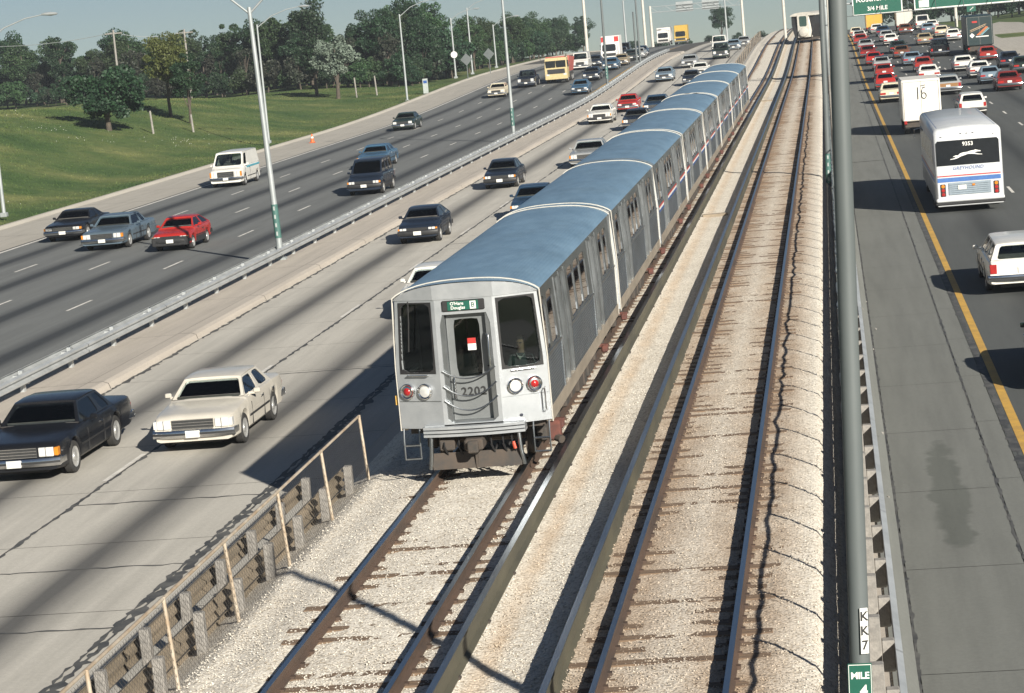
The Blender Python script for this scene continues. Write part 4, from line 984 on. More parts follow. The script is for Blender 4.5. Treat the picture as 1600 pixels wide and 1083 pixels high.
    for s_ in (-1, 1):
        x0, x1 = sorted((s_ * h * 0.535, s_ * h * 0.86)); k = A('headlight', MB().bbox(x0, x1, -0.03, 0.08, zg0 + 0.01, zg1, 0.012), 'lens'); A('bezel', MB().box((x0 + x1) / 2 - 0.008, (x0 + x1) / 2 + 0.008, -0.04, 0.0, zg0 + 0.01, zg1), 'bumper', k)
        x0, x1 = sorted((s_ * h * 0.865, s_ * h * 0.955)); A('indicator', MB().bbox(x0, x1, -0.012, 0.16, zg0 + 0.02, zg1 - 0.01, 0.01), 'amber')
        zt0 = zbp + 0.16
        if kind in ('wagon', 'smallwagon', 'van', 'minivan', 'suv', 'pickup'): x0, x1 = sorted((s_ * h * 0.74, s_ * h * 0.93)); z1 = zt0 + 0.26
        else: x0, x1 = sorted((s_ * h * 0.46, s_ * h * 0.92)); z1 = zt0 + 0.15
        A('tail_light', MB().bbox(x0, x1, L - 0.08, L + 0.015, zt0, z1, 0.012), 'tail')
        mr = MB(); mr.bbox(*(sorted((s_ * (h + 0.02), s_ * (h + 0.17)))), yA + 0.42, yA + 0.50, belt + 0.0, belt + 0.11, 0.02); mr.box(*(sorted((s_ * (h - 0.1), s_ * (h + 0.05)))), yA + 0.44, yA + 0.48, belt - 0.02, belt + 0.03); A('mirror', mr, 'mirror')
        tr = MB(); tr.box(*(sorted((s_ * (h + 0.008), s_ * (h - 0.03)))), w1 + arch + 0.08, w2 - arch - 0.08, 0.50, 0.545); A('side_moulding', tr, 'trim')
        ds = MB(); nd = 2 if kind in ('sedan', 'compact', 'wagon', 'smallwagon') else 1
        dl = [yA + 0.28, yA + 0.28 + 1.15, yA + 0.28 + 2.2][: nd + 1]
        for y in dl: ds.box(*(sorted((s_ * (h + 0.003), s_ * (h - 0.03)))), y - 0.006, y + 0.006, 0.30, belt - 0.16)
        A('door_seam', ds, 'trim')
        dh = MB()
        for y in dl[1:]: dh.box(*(sorted((s_ * (h + 0.02), s_ * (h - 0.02)))), y - 0.26, y - 0.10, belt - 0.20, belt - 0.165)
        A('door_handle', dh, 'bumper')
    zpF = zbp + 0.0; A('number_plate', MB().box(-0.155, 0.155, -0.115, -0.095, zpF - 0.075, zpF + 0.075), 'plate')
    A('number_plate', MB().box(-0.155, 0.155, L + 0.0, L + 0.022, zbp + 0.16, zbp + 0.31), 'plate')
    if kind == 'pickup':
        A('truck_bed', MB().box(-h * 0.82, h * 0.82, yC + 0.12, L - 0.1, deck + 0.004, deck + 0.02), 'black')
    CACHE[kind] = parts; return parts
BASEM = dict(glass=m_cglass, black=m_black, tyre=m_tyre, rim=m_rim, lens=m_lens, amber=m_amber, tail=m_tail, plate=m_plate, grille=m_grille, interior=m_inter, trim=m_trim, bumper=m_chrome)
OBJ = {}
def car(kind, c, X, Y, label, away=False, roof=None, bump=None, cat='car', group=None, scale=1.0, mirror=None, amber=None):
    """Y is where the wheels nearest the camera touch the road"""
    L, W = CARS[kind][0], CARS[kind][1]; w1, w2 = CARS[kind][11], CARS[kind][12]; p = paint(c)
    mm = dict(BASEM); mm['paint'] = p; mm['roof'] = paint(roof) if roof else p; mm['mirror'] = mirror or p
    if bump: mm['bumper'] = bump
    if amber: mm['amber'] = amber
    z = ROADZ + 0.004 + zp(Y)
    if away: root = thing(kind_name(kind), (X, Y + w2 * 1.0, z), label, cat, group, math.pi)
    else: root = thing(kind_name(kind), (X, Y - w1, z), label, cat, group)
    objs = []
    for name, me, mk, par in car_parts(kind):
        if Y > 190 and name in ('steering_wheel', 'door_seam', 'door_handle', 'rub_strip', 'bezel', 'grille_bar', 'side_moulding', 'indicator'): objs.append(None); continue
        if away and mk in ('amber',): pass
        if len(me.materials) == 0: me.materials.append(mm[mk])
        o = bpy.data.objects.new(name, me); COL.objects.link(o); o.parent = objs[par] if par is not None else root
        o.material_slots[0].link = 'OBJECT'; o.material_slots[0].material = mm[mk]; objs.append(o)
    # away cars are turned round: put the reference back to the rear wheels
    if away: root.location.y = Y + w2 - 0.0
    if zp(Y + 2) != zp(Y - 2): root.rotation_euler.x = math.atan((zp(Y + 2) - zp(Y - 2)) / 4) * (-1 if away else 1)
    return root
def kind_name(k): return {'sedan': 'sedan_car', 'limo': 'coupe_car', 'coupe': 'coupe_car', 'hatch': 'hatchback_car', 'compact': 'compact_car', 'wagon': 'station_wagon', 'smallwagon': 'station_wagon', 'van': 'panel_van', 'minivan': 'minivan', 'suv': 'utility_vehicle', 'pickup': 'pickup_truck'}[k]
NAVY = (0.016, 0.024, 0.040); BLACK = (0.012, 0.013, 0.016); CREAM = (0.70, 0.62, 0.46); WHITE = (0.78, 0.76, 0.70); RED = (0.44, 0.03, 0.024); RED2 = (0.33, 0.045, 0.035); MAROON = (0.20, 0.025, 0.024); BGREY = (0.105, 0.145, 0.18)
SILV = (0.36, 0.37, 0.37); DBLUE = (0.025, 0.055, 0.10); BLUE = (0.06, 0.13, 0.21); TAN = (0.36, 0.29, 0.19); DGREEN = (0.02, 0.035, 0.03); BROWN = (0.16, 0.07, 0.04); SBLUE = (0.20, 0.27, 0.33)
# inner left roadway, coming towards the train's front
blk = car('limo', BLACK, -17.25, 48.6, 'black full size two door car with chrome bumper beside the cream sedan')
buick = car('sedan', (0.64, 0.60, 0.52), -14.05, 50.9, 'cream four door sedan with chrome grille next to the black two door car', amber=m_lens)
car('sedan', WHITE, -12.25, 71.2, 'white sedan half hidden behind the leading train car')
car('hatch', NAVY, -16.6, 95.3, 'navy hatchback with pale bumper strip following behind the black two door car', bump=m_trim)
car('compact', NAVY, -16.8, 121.8, 'small dark blue sports car with lit square headlights following the navy hatchback', bump=m_trim)
car('compact', DBLUE, -12.9, 102.0, 'dark blue car mostly hidden behind the train roof')
car('limo', SILV, -13.4, 132.6, 'silver luxury car with tall upright grille beside the train')
car('sedan', WHITE, -17.0, 179.8, 'white sedan with black bumper on the concrete lane left of the red sedan', bump=m_trim)
car('compact', RED, -16.2, 195.6, 'red sedan on the concrete roadway with the white sedan just ahead of it')
car('sedan', NAVY, -13.4, 167.4, 'dark navy sedan beside the train with two cars close alongside and behind')
car('limo', DBLUE, -13.4, 188.0, 'dark blue wide car right behind the dark navy sedan beside the train', bump=m_chrome)
car('sedan', SBLUE, -16.4, 245.3, 'silver blue sedan in the concrete lane by the median, far up the road')
car('compact', NAVY, -13.1, 233.8, 'dark compact car with a white car on its tail beside the train roof')
car('compact', WHITE, -13.0, 249.5, 'white car directly behind the dark compact, above the train roof line')
car('sedan', SILV, -15.2, 270.5, 'grey sedan far up the concrete roadway by the median kerb')
car('suv', DGREEN, -12.4, 287.3, 'dark utility vehicle with pale lower body on the far concrete roadway')
car('van', WHITE, -14.0, 322.0, 'white van near the crest of the concrete roadway', cat='van')
car('sedan', SBLUE, -12.0, 318.0, 'light blue grey sedan near the crest beside the far fence')
car('sedan', SILV, -11.2, 335.0, 'pale grey car almost over the crest beside the far fence')
# outer left roadway
car('coupe', BLACK, -36.0, 110.3, 'black muscle coupe with long hood in the lane beside the grass verge')
car('limo', BGREY, -32.1, 103.8, 'blue grey two door car between the black muscle coupe and the red hatchback')
car('hatch', RED, -28.2, 100.6, 'small red hatchback with black nose and black lower sides', bump=m_trim)
wv = car('van', WHITE, -35.8, 141.0, 'white panel van with turquoise side stripe passing the grass verge', cat='van')
car('minivan', NAVY, -24.4, 125.0, 'dark navy minivan with amber corner lights and a white plate', bump=m_trim)
car('sedan', BLUE, -28.2, 147.5, 'blue car half hidden behind the dark navy minivan')
car('sedan', DGREEN, -34.7, 196.3, 'dark green sedan alone in the lane beside the concrete verge')
car('sedan', CREAM, -33.1, 242.3, 'cream sedan ahead of the yellow dump truck')
car('pickup', NAVY, -31.9, 257.5, 'dark pickup truck alongside the yellow dump truck', cat='truck')
car('van', WHITE, -29.4, 291.2, 'white van right behind the red dump body', cat='van')
car('sedan', NAVY, -25.2, 260.0, 'dark blue sedan with chrome bumper between the dump truck and the median')
car('compact', BLUE, -23.9, 234.3, 'blue sedan with pale bumper close to the guardrail light pole')
car('compact', SBLUE, -31.6, 300.0, 'grey blue car at the far edge lane beside the white and red box truck')
car('compact', NAVY, -28.2, 296.8, 'dark car just ahead of the white and red box truck')
car('sedan', BLUE, -25.0, 281.8, 'mid blue sedan in front of the white and red box truck')
car('sedan', DGREEN, -24.6, 309.5, 'dark sedan on the outer roadway beside the white and red box truck')
car('compact', TAN, -21.0 - 3.6, 284.5 + 8, 'tan and dark car on the far outer roadway by the median poles')
car('compact', NAVY, -28.0, 334.0, 'dark car behind the white and red box truck near the crest')
car('compact', DBLUE, -24.9, 330.0, 'dark blue car in the far queue near the crest of the outer roadway')
car('minivan', BLACK, -28.3, 342.0, 'black van in the far queue near the crest of the outer roadway', cat='van')
car('sedan', SILV, -24.4, 317.0, 'grey sedan in the far queue on the outer roadway')
# right roadway, driving away
car('wagon', WHITE, 4.85, 67.6, 'white station wagon with square red tail lights behind the coach', away=True)
car('sedan', DGREEN, 4.85, 51.6, 'dark car at the picture edge following the white wagon', away=True)
car('smallwagon', WHITE, 8.5, 150.8, 'white hatchback wagon with red tail lights beside the truck numbered 16', away=True, bump=m_trim)
ww = car('wagon', SILV, 8.5, 180.2, 'silver station wagon with brown wood panel tailgate', away=True)
car('compact', CREAM, 4.3, 175.5, 'cream car directly ahead of the truck numbered 16', away=True)
car('hatch', RED, 4.4, 195.8, 'red car ahead of the cream car beside the yellow line', away=True)
car('hatch', RED2, 4.8, 216.0, 'red car with dark window squeezed between another red car and a silver car', away=True)
car('compact', SILV, 5.0, 231.2, 'silver car with dark roof in the lane beside the yellow line', away=True, roof=NAVY)
car('hatch', RED, 4.5, 242.5, 'bright red low car with yellow plate in the lane beside the yellow line', away=True)
car('compact', MAROON, 4.2, 257.8, 'dull red car with a silver car right ahead near the grey pole', away=True)
car('sedan', SILV, 4.3, 274.5, 'dark silver car near the grey pole in the yellow line queue', away=True, roof=NAVY)
car('compact', RED2, 4.0, 291.5, 'red car in the far part of the yellow line queue', away=True)
car('sedan', WHITE, 4.1, 308.0, 'white car with dark roof in the far part of the yellow line queue', away=True, roof=DBLUE)
car('compact', CREAM, 4.0, 330.0, 'beige car at the far end of the yellow line queue', away=True)
car('sedan', WHITE, 7.0, 341.0, 'white car behind the yellow box truck', away=True)
car('sedan', DBLUE, 7.4, 322.8, 'dark blue car two behind the yellow box truck', away=True)
car('sedan', SILV, 7.2, 297.0, 'grey car right ahead of a white car far along the second lane', away=True)
car('compact', WHITE, 7.3, 283.5, 'white car with dark bumper far along the second lane', away=True, bump=m_trim)
car('sedan', BROWN, 10.3, 323.0, 'orange brown car behind the white flatbed truck', away=True)
car('van', WHITE, 13.4, 345.0, 'white van far along the third lane beneath the green signs', away=True, cat='van')
car('sedan', WHITE, 14.2, 334.0, 'white car with dark boot far along beneath the green signs', away=True)
car('sedan', SBLUE, 12.9, 315.0, 'blue grey car far along the third lane beneath the green signs', away=True)
car('sedan', CREAM, 13.7, 296.0, 'pale yellow car in the third lane beside a low white car', away=True)
car('compact', WHITE, 14.3, 281.5, 'low white car just right of the pale yellow car', away=True)
car('sedan', TAN, 10.9, 277.0, 'beige car alone in the third lane', away=True)
car('sedan', DGREEN, 7.5, 262.8, 'dark green car with bright rear window glint in the second lane', away=True)
car('compact', BROWN, 7.5, 251.5, 'dark brown car right behind the dark green car in the second lane', away=True, roof=DGREEN)
car('coupe', SBLUE, 8.0, 236.0, 'silver blue low car just ahead of a red car', away=True)
car('compact', RED2, 8.5, 222.8, 'red car with white plate just ahead of a white sedan in the second lane', away=True)
car('sedan', WHITE, 8.2, 204.8, 'white sedan with red tail lights ahead of the wood panel wagon', away=True)
car('suv', BLACK, 11.2, 248.6, 'black utility vehicle left of the dark green box truck', away=True)
car('compact', RED2, 14.9, 233.0, 'red car close behind the dark green box truck', away=True)
car('sedan', WHITE, 11.8, 218.0, 'white sedan with blue shaded side left of the red car at the truck', away=True)
car('sedan', WHITE, 12.3, 203.6, 'white car partly hidden behind the silver blue hatch', away=True)
car('hatch', SBLUE, 12.3, 191.3, 'silver blue hatchback between the hidden white car and a dark red sedan', away=True, bump=m_chrome)
car('sedan', MAROON, 12.8, 178.8, 'dark red sedan with grey bumper in the third lane', away=True)
car('sedan', NAVY, 15.8, 218.0, 'navy sedan with chrome bumper in the lane next to the ramp', away=True)
car('sedan', DGREEN, 16.0, 205.8, 'dark green car at the picture edge next to the ramp', away=True)
# extra pieces on single cars
def child(root, name, mb, mat, sm=None): return mb.build(name, mat, root, sm)
crx = [o for o in COL.objects if o.get('label', '').startswith('small red hatchback')][0]
child(crx, 'nose_cover', MB().bbox(-0.80, 0.80, -0.06, 0.10, 0.24, 0.62, 0.03), m_trim)
for s_ in (-1, 1): child(crx, 'lower_cladding', MB().box(*(sorted((s_ * 0.842, s_ * 0.78))), 1.2, 2.75, 0.24, 0.48), m_trim)
m_turq = pm('turquoise_stripe', (0.08, 0.36, 0.44), (0.07, 0.3, 0.38), 0.4)
for s_ in (-1, 1): child(wv, 'side_stripe', MB().box(*(sorted((s_ * 1.018, s_ * 0.9))), 1.4, 4.6, 1.02, 1.12), m_turq)
m_wood = pm('wood_panel', (0.30, 0.15, 0.05), (0.22, 0.11, 0.04), 0.5, scale=8, stretch=(0.5, 1, 6))
child(ww, 'wood_tailgate', MB().box(-0.70, 0.70, 5.34, 5.362, 0.62, 0.86), m_wood)
seated_person((-17.25 + 0.36, blk.location.y + 2.62, ROADZ + 0.42), 'driver in a white shirt in the black two door car', (0.72, 0.7, 0.66), lean=R(6), hands=((-0.14, -0.34, 0.48), (0.16, -0.34, 0.48)))
seated_person((-14.05 + 0.36, buick.location.y + 2.36, ROADZ + 0.42), 'driver in a pale shirt in the cream four door sedan', (0.55, 0.5, 0.45), lean=R(6), hands=((-0.14, -0.34, 0.48), (0.16, -0.34, 0.48)))
seated_person((-14.05 - 0.36, buick.location.y + 2.36, ROADZ + 0.42), 'passenger in a dark top in the cream four door sedan', (0.10, 0.07, 0.06), lean=R(6), hands=((-0.1, -0.30, 0.16), (0.1, -0.30, 0.16)))

for key, shirt, lb in (('navy hatchback with pale', (0.5, 0.5, 0.5), 'driver in a light top in the navy hatchback'), ('small dark blue sports', (0.3, 0.1, 0.08), 'driver in a dull red top in the small sports car'), ('blue grey two door', (0.6, 0.58, 0.5), 'driver in a pale top in the blue grey two door car'), ('small red hatchback', (0.1, 0.12, 0.2), 'driver in a dark top in the small red hatchback'), ('black muscle coupe', (0.6, 0.6, 0.6), 'driver in a white top in the black muscle coupe')):
    o = [q for q in COL.objects if q.get('label', '').startswith(key)][0]; kd = {'coupe_car': 'limo', 'hatchback_car': 'hatch', 'compact_car': 'compact'}[o.name.split('.')[0]]
    if key.startswith('black'): kd = 'coupe'
    seated_person((o.location.x + 0.36, o.location.y + CARS[kd][8] + 0.56, ROADZ + 0.38), lb, shirt, lean=R(6), hands=((-0.14, -0.34, 0.48), (0.16, -0.34, 0.48)))

# ------------------------------------------------------------------ heavy vehicles
def big_wheel(root, x, y, r, wd, s_):
    t_ = MB(); t_.cylx(0, 0, y, r, [(x - s_ * wd, r * 0.7), (x - s_ * wd, r * 0.94), (x - s_ * (wd - 0.04), r), (x - s_ * 0.04, r), (x, r * 0.94), (x - s_ * 0.01, r * 0.6), (x - s_ * 0.12, r * 0.6)], 22); w_ = t_.build('wheel', m_tyre, root, 35)
    m_ = MB(); m_.cylx(0, 0, y, r, [(x - s_ * 0.05, r * 0.6), (x - s_ * 0.005, r * 0.58), (x - s_ * 0.08, r * 0.45), (x - s_ * 0.09, r * 0.2), (x + s_ * 0.0, r * 0.18)], 16); m_.build('rim', m_rim, w_, 35)
def shell(W, H, z0, y0, y1, rr, crown, yround=0.0):
    """rounded-shoulder box section lofted along Y"""
    def ring(y, k):
        h = W / 2 - 0.10 * k; zt = H - 0.14 * k; pts = [(h, z0), (h + 0.0, z0 + 0.3), (h, zt - rr)]
        pts += [(h - rr + rr * math.cos(a), zt - rr + rr * math.sin(a)) for a in (R(25), R(50), R(75))]
        pts += [(h * 0.4, zt + crown), (0, zt + crown * 1.15)]
        return [(px, y, pz) for px, pz in pts] + [(-px, y, pz) for px, pz in reversed(pts[:-1])]
    return MB().loft([ring(y0, 1.0), ring(y0 + 0.05, 0.45), ring(y0 + 0.18, 0.0), ring((y0 + y1) / 2, 0), ring(y1 - 0.18, 0.0), ring(y1 - 0.05, 0.45), ring(y1, 1.0)], True, True)
# coach: rear at y=0 towards the camera
bus = thing('coach', (4.85, 90.6, ROADZ + 0.004), 'white coach with red and blue stripes, running dog emblem and dark rear window', 'bus')
m_buswhite = pm('coach_white', (0.60, 0.61, 0.61), (0.50, 0.52, 0.53), 0.35, scale=1.2, coat=0.2)
m_busgl = pm('coach_tinted_glass', (0.018, 0.021, 0.024), (0.014, 0.016, 0.018), 0.08)
shell(2.5, 3.12, 0.42, 0, 12.0, 0.22, 0.06).build('body', m_buswhite, bus, 40)
rw_ = MB(); rw_.loft([[(-1.148, y_, 1.74), (1.148, y_, 1.74), (1.148, y_, 2.58), (1.08, y_, 2.66), (-1.08, y_, 2.66), (-1.148, y_, 2.58)] for y_ in (-0.012, 0.06)], True, True)
rwin = rw_.build('rear_window', m_busgl, bus)
put('coach_number', text_mesh('9353', 0.20, 0.004), m_wpaint, rwin, (0.02, -0.016, 2.50), FRONT)
dog = [(-0.62, 2.07), (-0.50, 2.11), (-0.42, 2.10), (-0.32, 2.17), (-0.20, 2.20), (0.0, 2.215), (0.12, 2.25), (0.26, 2.26), (0.34, 2.285), (0.40, 2.265), (0.56, 2.225), (0.545, 2.195), (0.42, 2.20), (0.34, 2.185), (0.30, 2.155), (0.44, 2.115), (0.60, 2.095), (0.62, 2.07), (0.44, 2.085), (0.26, 2.115), (0.16, 2.125), (0.0, 2.13), (-0.14, 2.09), (-0.28, 2.06), (-0.42, 2.0), (-0.56, 1.965), (-0.74, 1.955), (-0.75, 1.975), (-0.60, 1.995), (-0.50, 2.04), (-0.54, 2.06), (-0.64, 2.05)]
dog = [(x * 0.86, 2.12 + (z - 2.13) * 0.95) for x, z in dog]; mb = MB(); nd = len(dog); mb.add([(x, -0.018, z) for x, z in dog] + [(x, -0.011, z) for x, z in dog], [tuple(range(nd)), tuple(reversed(range(nd, 2 * nd)))] + [(i, nd + i, nd + (i + 1) % nd, (i + 1) % nd) for i in range(nd)]); mb.build('dog_emblem', m_wpaint, rwin)
put('lettering', text_mesh('GREYHOUND', 0.17, 0.001, shear=0.2, spacing=1.1), m_blue, bus, (-0.02, -0.008, 1.62), FRONT)
for nm, m_, z0, z1 in (('red_stripe', m_red, 1.335, 1.375), ('blue_stripe', pm('coach_blue', (0.07, 0.17, 0.42), (0.06, 0.14, 0.36), 0.4), 1.13, 1.29)):
    o = MB().box(-1.152, 1.152, -0.006, 0.03, z0, z1); [o.box(*(sorted((s_ * 1.256, s_ * 1.2))), 0.2, 11.8, z0, z1) for s_ in (-1, 1)]; o.build(nm, m_, bus)
m_louv = pm('louvre_blue_grey', (0.34, 0.40, 0.45), (0.28, 0.34, 0.38), 0.4, 0.3)
eng = MB().box(-0.78, 0.78, -0.008, 0.03, 0.64, 1.10).build('engine_door', m_louv, bus)
for k in range(6): MB().bbox(-0.76, 0.76, -0.035, -0.006, 0.66 + k * 0.072, 0.705 + k * 0.072, 0.006).build('louvre', m_louv, eng)
MB().box(-0.42, -0.12, -0.05, -0.034, 0.84, 1.0).build('number_plate', m_plate, bus); MB().box(0.1, 0.2, -0.05, -0.034, 0.95, 1.02).build('badge', m_amber, bus)
for s_ in (-1, 1):
    tl = MB().bbox(s_ * 0.97 - 0.10, s_ * 0.97 + 0.10, -0.03, 0.03, 0.60, 1.06, 0.02).build('tail_light', m_trim, bus)
    for k in range(3): MB().cyly(s_ * 0.97, 0.68 + k * 0.15, [(-0.03, 0.068), (-0.045, 0.06), (-0.05, 0.01)], 14).build('lamp', m_tail if k < 2 else m_amber, tl, 50)
bp_ = MB(); bp_.bbox(-1.24, 1.24, -0.14, 0.06, 0.40, 0.54, 0.03); bp_.build('bumper', m_buswhite, bus); MB().bbox(-1.26, 1.26, -0.15, 0.05, 0.30, 0.395, 0.02).build('bumper_rubber', m_trim, bus); MB().bbox(-1.2, 1.2, -0.10, 0.05, 0.24, 0.296, 0.02).build('bumper_lip', m_buswhite, bus)
for k, x in enumerate((-0.95, -0.22, 0.0, 0.22, 0.95)): MB().bbox(x - 0.05, x + 0.05, -0.0, 0.10, 2.86 - (0.08 if k in (0, 4) else 0), 2.91 - (0.08 if k in (0, 4) else 0), 0.01).build('marker_lamp', m_tail, bus)
for s_ in (-1, 1):
    for k in range(7):
        y0 = 0.75 + k * 1.52; MB().box(*(sorted((s_ * 1.258, s_ * 1.22))), y0, y0 + 1.40, 1.80, 2.62).build('window', m_busgl, bus)
    MB().box(*(sorted((s_ * 1.254, s_ * 1.2))), 0.3, 11.7, 0.45, 1.05).build('fluted_skirt', m_tside, bus)
    st = MB(); st.loft([[(s_ * 1.05, y, 3.125), (s_ * 1.16, y, 3.065)] for y in (0.3, 11.7)], False); st.build('roof_stripe', MATS['coach_blue'], bus)
    big_wheel(bus, s_ * 1.22, 2.2, 0.5, 0.3, s_); big_wheel(bus, s_ * 1.22, 3.5, 0.5, 0.3, s_); big_wheel(bus, s_ * 1.22, 9.6, 0.5, 0.3, s_)
    MB().tube([(s_ * 1.2, 11.8, 2.5), (s_ * 1.5, 11.7, 2.45), (s_ * 1.5, 11.7, 2.1)], 0.02, 6).build('mirror_arm', m_chrome, bus)
MB().box(-1.0, 1.0, 0.6, 11.5, 0.25, 0.45).build('chassis', m_black, bus)

def box_truck(label, X, Y, W, H, L, c, z0=0.75, away=True, cab=None, roofc=None):
    """cargo box with cab; y=0 is the near end"""
    t = thing('box_truck', (X, Y, ROADZ + 0.004 + zp(Y)), label, 'truck')
    m_ = pm('truck_box_%d' % int(X * 100 + Y), c, tuple(q * 0.88 for q in c), 0.45, scale=2)
    mb = MB(); mb.bbox(-W / 2, W / 2, 0.0 if away else 2.1, L, z0, H, 0.05); bx = mb.build('cargo_box', m_, t, 30)
    cm = pm('truck_cab_%d' % int(X * 100 + Y), cab or c, tuple(q * 0.85 for q in (cab or c)), 0.35, coat=0.3)
    y0, y1 = (L + 0.1, L + 2.0) if away else (0.0, 2.0); hc = min(H - 0.25, 2.45)
    cb = MB(); yn, yf = (y1, y0) if away else (y0, y1); sg = -1 if away else 1
    cb.loft([[(-W * 0.45, yn, 0.55), (W * 0.45, yn, 0.55), (W * 0.45, yf, 0.55), (-W * 0.45, yf, 0.55)], [(-W * 0.46, yn, 1.25), (W * 0.46, yn, 1.25), (W * 0.46, yf, 1.25), (-W * 0.46, yf, 1.25)], [(-W * 0.42, yn + sg * 0.35, hc), (W * 0.42, yn + sg * 0.35, hc), (W * 0.42, yf, hc), (-W * 0.42, yf, hc)]], True, True); cb.build('cab', cm, t)
    def f(u, v, wd): # windshield plane
        return (-W * 0.43 * (1 - 0.04 * v) + 2 * W * 0.43 * (1 - 0.04 * v) * u, yn + sg * (0.35 * (v * (hc - 1.3) + 0.05) / (hc - 1.25)) - sg * 0.012 + sg * wd, 1.30 + v * (hc - 1.3))
    p = MB(); pane(p, f, 0.06, 0.94, 0.08, 0.86, 0.0, 12.0); p.build('windshield', m_busgl, t)
    MB().box(-W * 0.36, W * 0.36, *(sorted((yn - sg * 0.02, yn + sg * 0.1))), 0.78, 1.15).build('grille', m_grille, t); MB().bbox(-W * 0.46, W * 0.46, *(sorted((yn - sg * 0.10, yn + sg * 0.05))), 0.45, 0.66, 0.02).build('bumper', m_chrome, t)
    for s_ in (-1, 1):
        MB().bbox(*(sorted((s_ * W * 0.37, s_ * W * 0.45))), *(sorted((yn - sg * 0.02, yn + sg * 0.1))), 0.80, 1.0, 0.01).build('headlight', m_lens, t)
        ya = (0.9, L + 1.0) if away else (1.0, L - 1.2)
        for y in ya: big_wheel(t, s_ * W * 0.46, y, 0.46, 0.28, s_)
        if away: MB().bbox(*(sorted((s_ * W * 0.40, s_ * W * 0.47))), -0.03, 0.04, 0.6, 0.78, 0.01).build('tail_light', m_tail, t)
    MB().box(-W * 0.4, W * 0.4, 0.2, L + (0 if not away else 1.8), 0.5, z0 - 0.002).build('chassis', m_under, t)
    if away:
        MB().box(-W * 0.45, W * 0.45, -0.05, 0.05, 0.42, 0.55).build('rear_bumper', m_under, t)
        dr = MB(); dr.box(-0.012, 0.012, -0.008, 0.01, z0 + 0.1, H - 0.12)
        for s_ in (-1, 1): dr.box(s_ * (W / 2 - 0.1) - 0.015, s_ * (W / 2 - 0.1) + 0.015, -0.01, 0.01, z0 + 0.08, H - 0.1)
        dr.box(-W / 2 + 0.09, W / 2 - 0.09, -0.01, 0.01, H - 0.13, H - 0.11); dr.build('door_edge', pm('door_line', (0.25, 0.24, 0.22), None, 0.6), bx)
    return t, bx
t16, b16 = box_truck('white box truck with the number 16 hand painted on its rear', 5.0, 137.3, 2.15, 3.05, 5.2, (0.76, 0.73, 0.66))
mb = MB(); mb.tube([(-0.17, -0.012, 2.62), (-0.18, -0.012, 1.95)], 0.028, 5); mb.tube([(0.16 + 0.13 * math.cos(a), -0.012, 2.13 + 0.16 * math.sin(a)) for a in np.linspace(2.2, 8.6, 15)], 0.026, 5); mb.tube([(0.06, -0.012, 2.2), (0.05, -0.012, 2.42), (0.12, -0.012, 2.58), (0.24, -0.012, 2.6)], 0.026, 5); mb.tube([(0.02, -0.012, 2.68), (0.26, -0.012, 2.72)], 0.02, 5); mb.build('painted_number', m_digit, b16)
gt, gb_ = box_truck('tall dark green box truck with orange and blue diagonal stripes on its doors', 15.0, 244.5, 2.6, 3.85, 8.0, (0.014, 0.032, 0.034), z0=0.95)
def diag(x0, z0, x1, z1, wd, m_, y=-0.014): MB().add([(x0, y, z0), (x0 + wd, y, z0), (x1 + wd, y, z1), (x1, y, z1)], [(0, 1, 2, 3)]).build('diagonal_stripe', m_, gb_)
m_or = pm('stripe_orange', (0.55, 0.14, 0.04), None, 0.5); m_lbl = pm('stripe_light_blue', (0.18, 0.42, 0.5), None, 0.5); m_buff = pm('stripe_buff', (0.5, 0.36, 0.22), None, 0.5)
diag(-0.35, 1.95, 0.62, 2.75, 0.22, m_or); diag(-0.08, 1.95, 0.78, 2.66, 0.10, m_buff); diag(0.10, 1.95, 0.86, 2.58, 0.13, m_lbl)
diag(-1.0, 2.45, 0.55, 3.0, 0.18, m_buff, -0.012); diag(-1.0, 2.3, 0.5, 2.84, 0.14, m_buff, -0.0125)
MB().add([(-0.75, -0.014, 1.70), (-0.50, -0.014, 1.95), (-0.75, -0.014, 2.20), (-1.0, -0.014, 1.95)], [(0, 1, 2, 3)]).build('diamond_emblem', m_wpaint, gb_)
MB().box(-0.40, 0.85, -0.016, -0.008, 1.76, 1.86).build('name_strip', m_wpaint, gb_); MB().box(-0.7, -0.2, -0.016, -0.008, 3.18, 3.36).build('name_strip', m_red, gb_)
box_truck('yellow box truck at the far end of the second lane', 6.9, 352.0, 2.35, 3.7, 6.0, (0.62, 0.36, 0.05))
box_truck('white flatbed height truck with dark rear far along the third lane', 11.0, 346.0, 2.3, 2.9, 6.0, (0.60, 0.57, 0.5), cab=(0.4, 0.05, 0.04))
wt, wbx = box_truck('white box truck with red upper corners coming over the outer roadway', -27.6, 311.0, 2.35, 3.3, 6.5, (0.74, 0.72, 0.68), away=False)
for s_ in (-1, 1): MB().box(*(sorted((s_ * 0.55, s_ * 1.12))), 2.08, 2.11, 2.55, 3.2).build('red_corner', m_red, wbx)
box_truck('yellow box truck coming over the far crest of the outer roadway', -24.8, 420.0, 2.3, 3.3, 6.0, (0.50, 0.33, 0.06), away=False)
box_truck('white trailer truck at the far crest beside the yellow box truck', -28.6, 432.0, 2.4, 3.2, 9.0, (0.66, 0.64, 0.6), away=False)
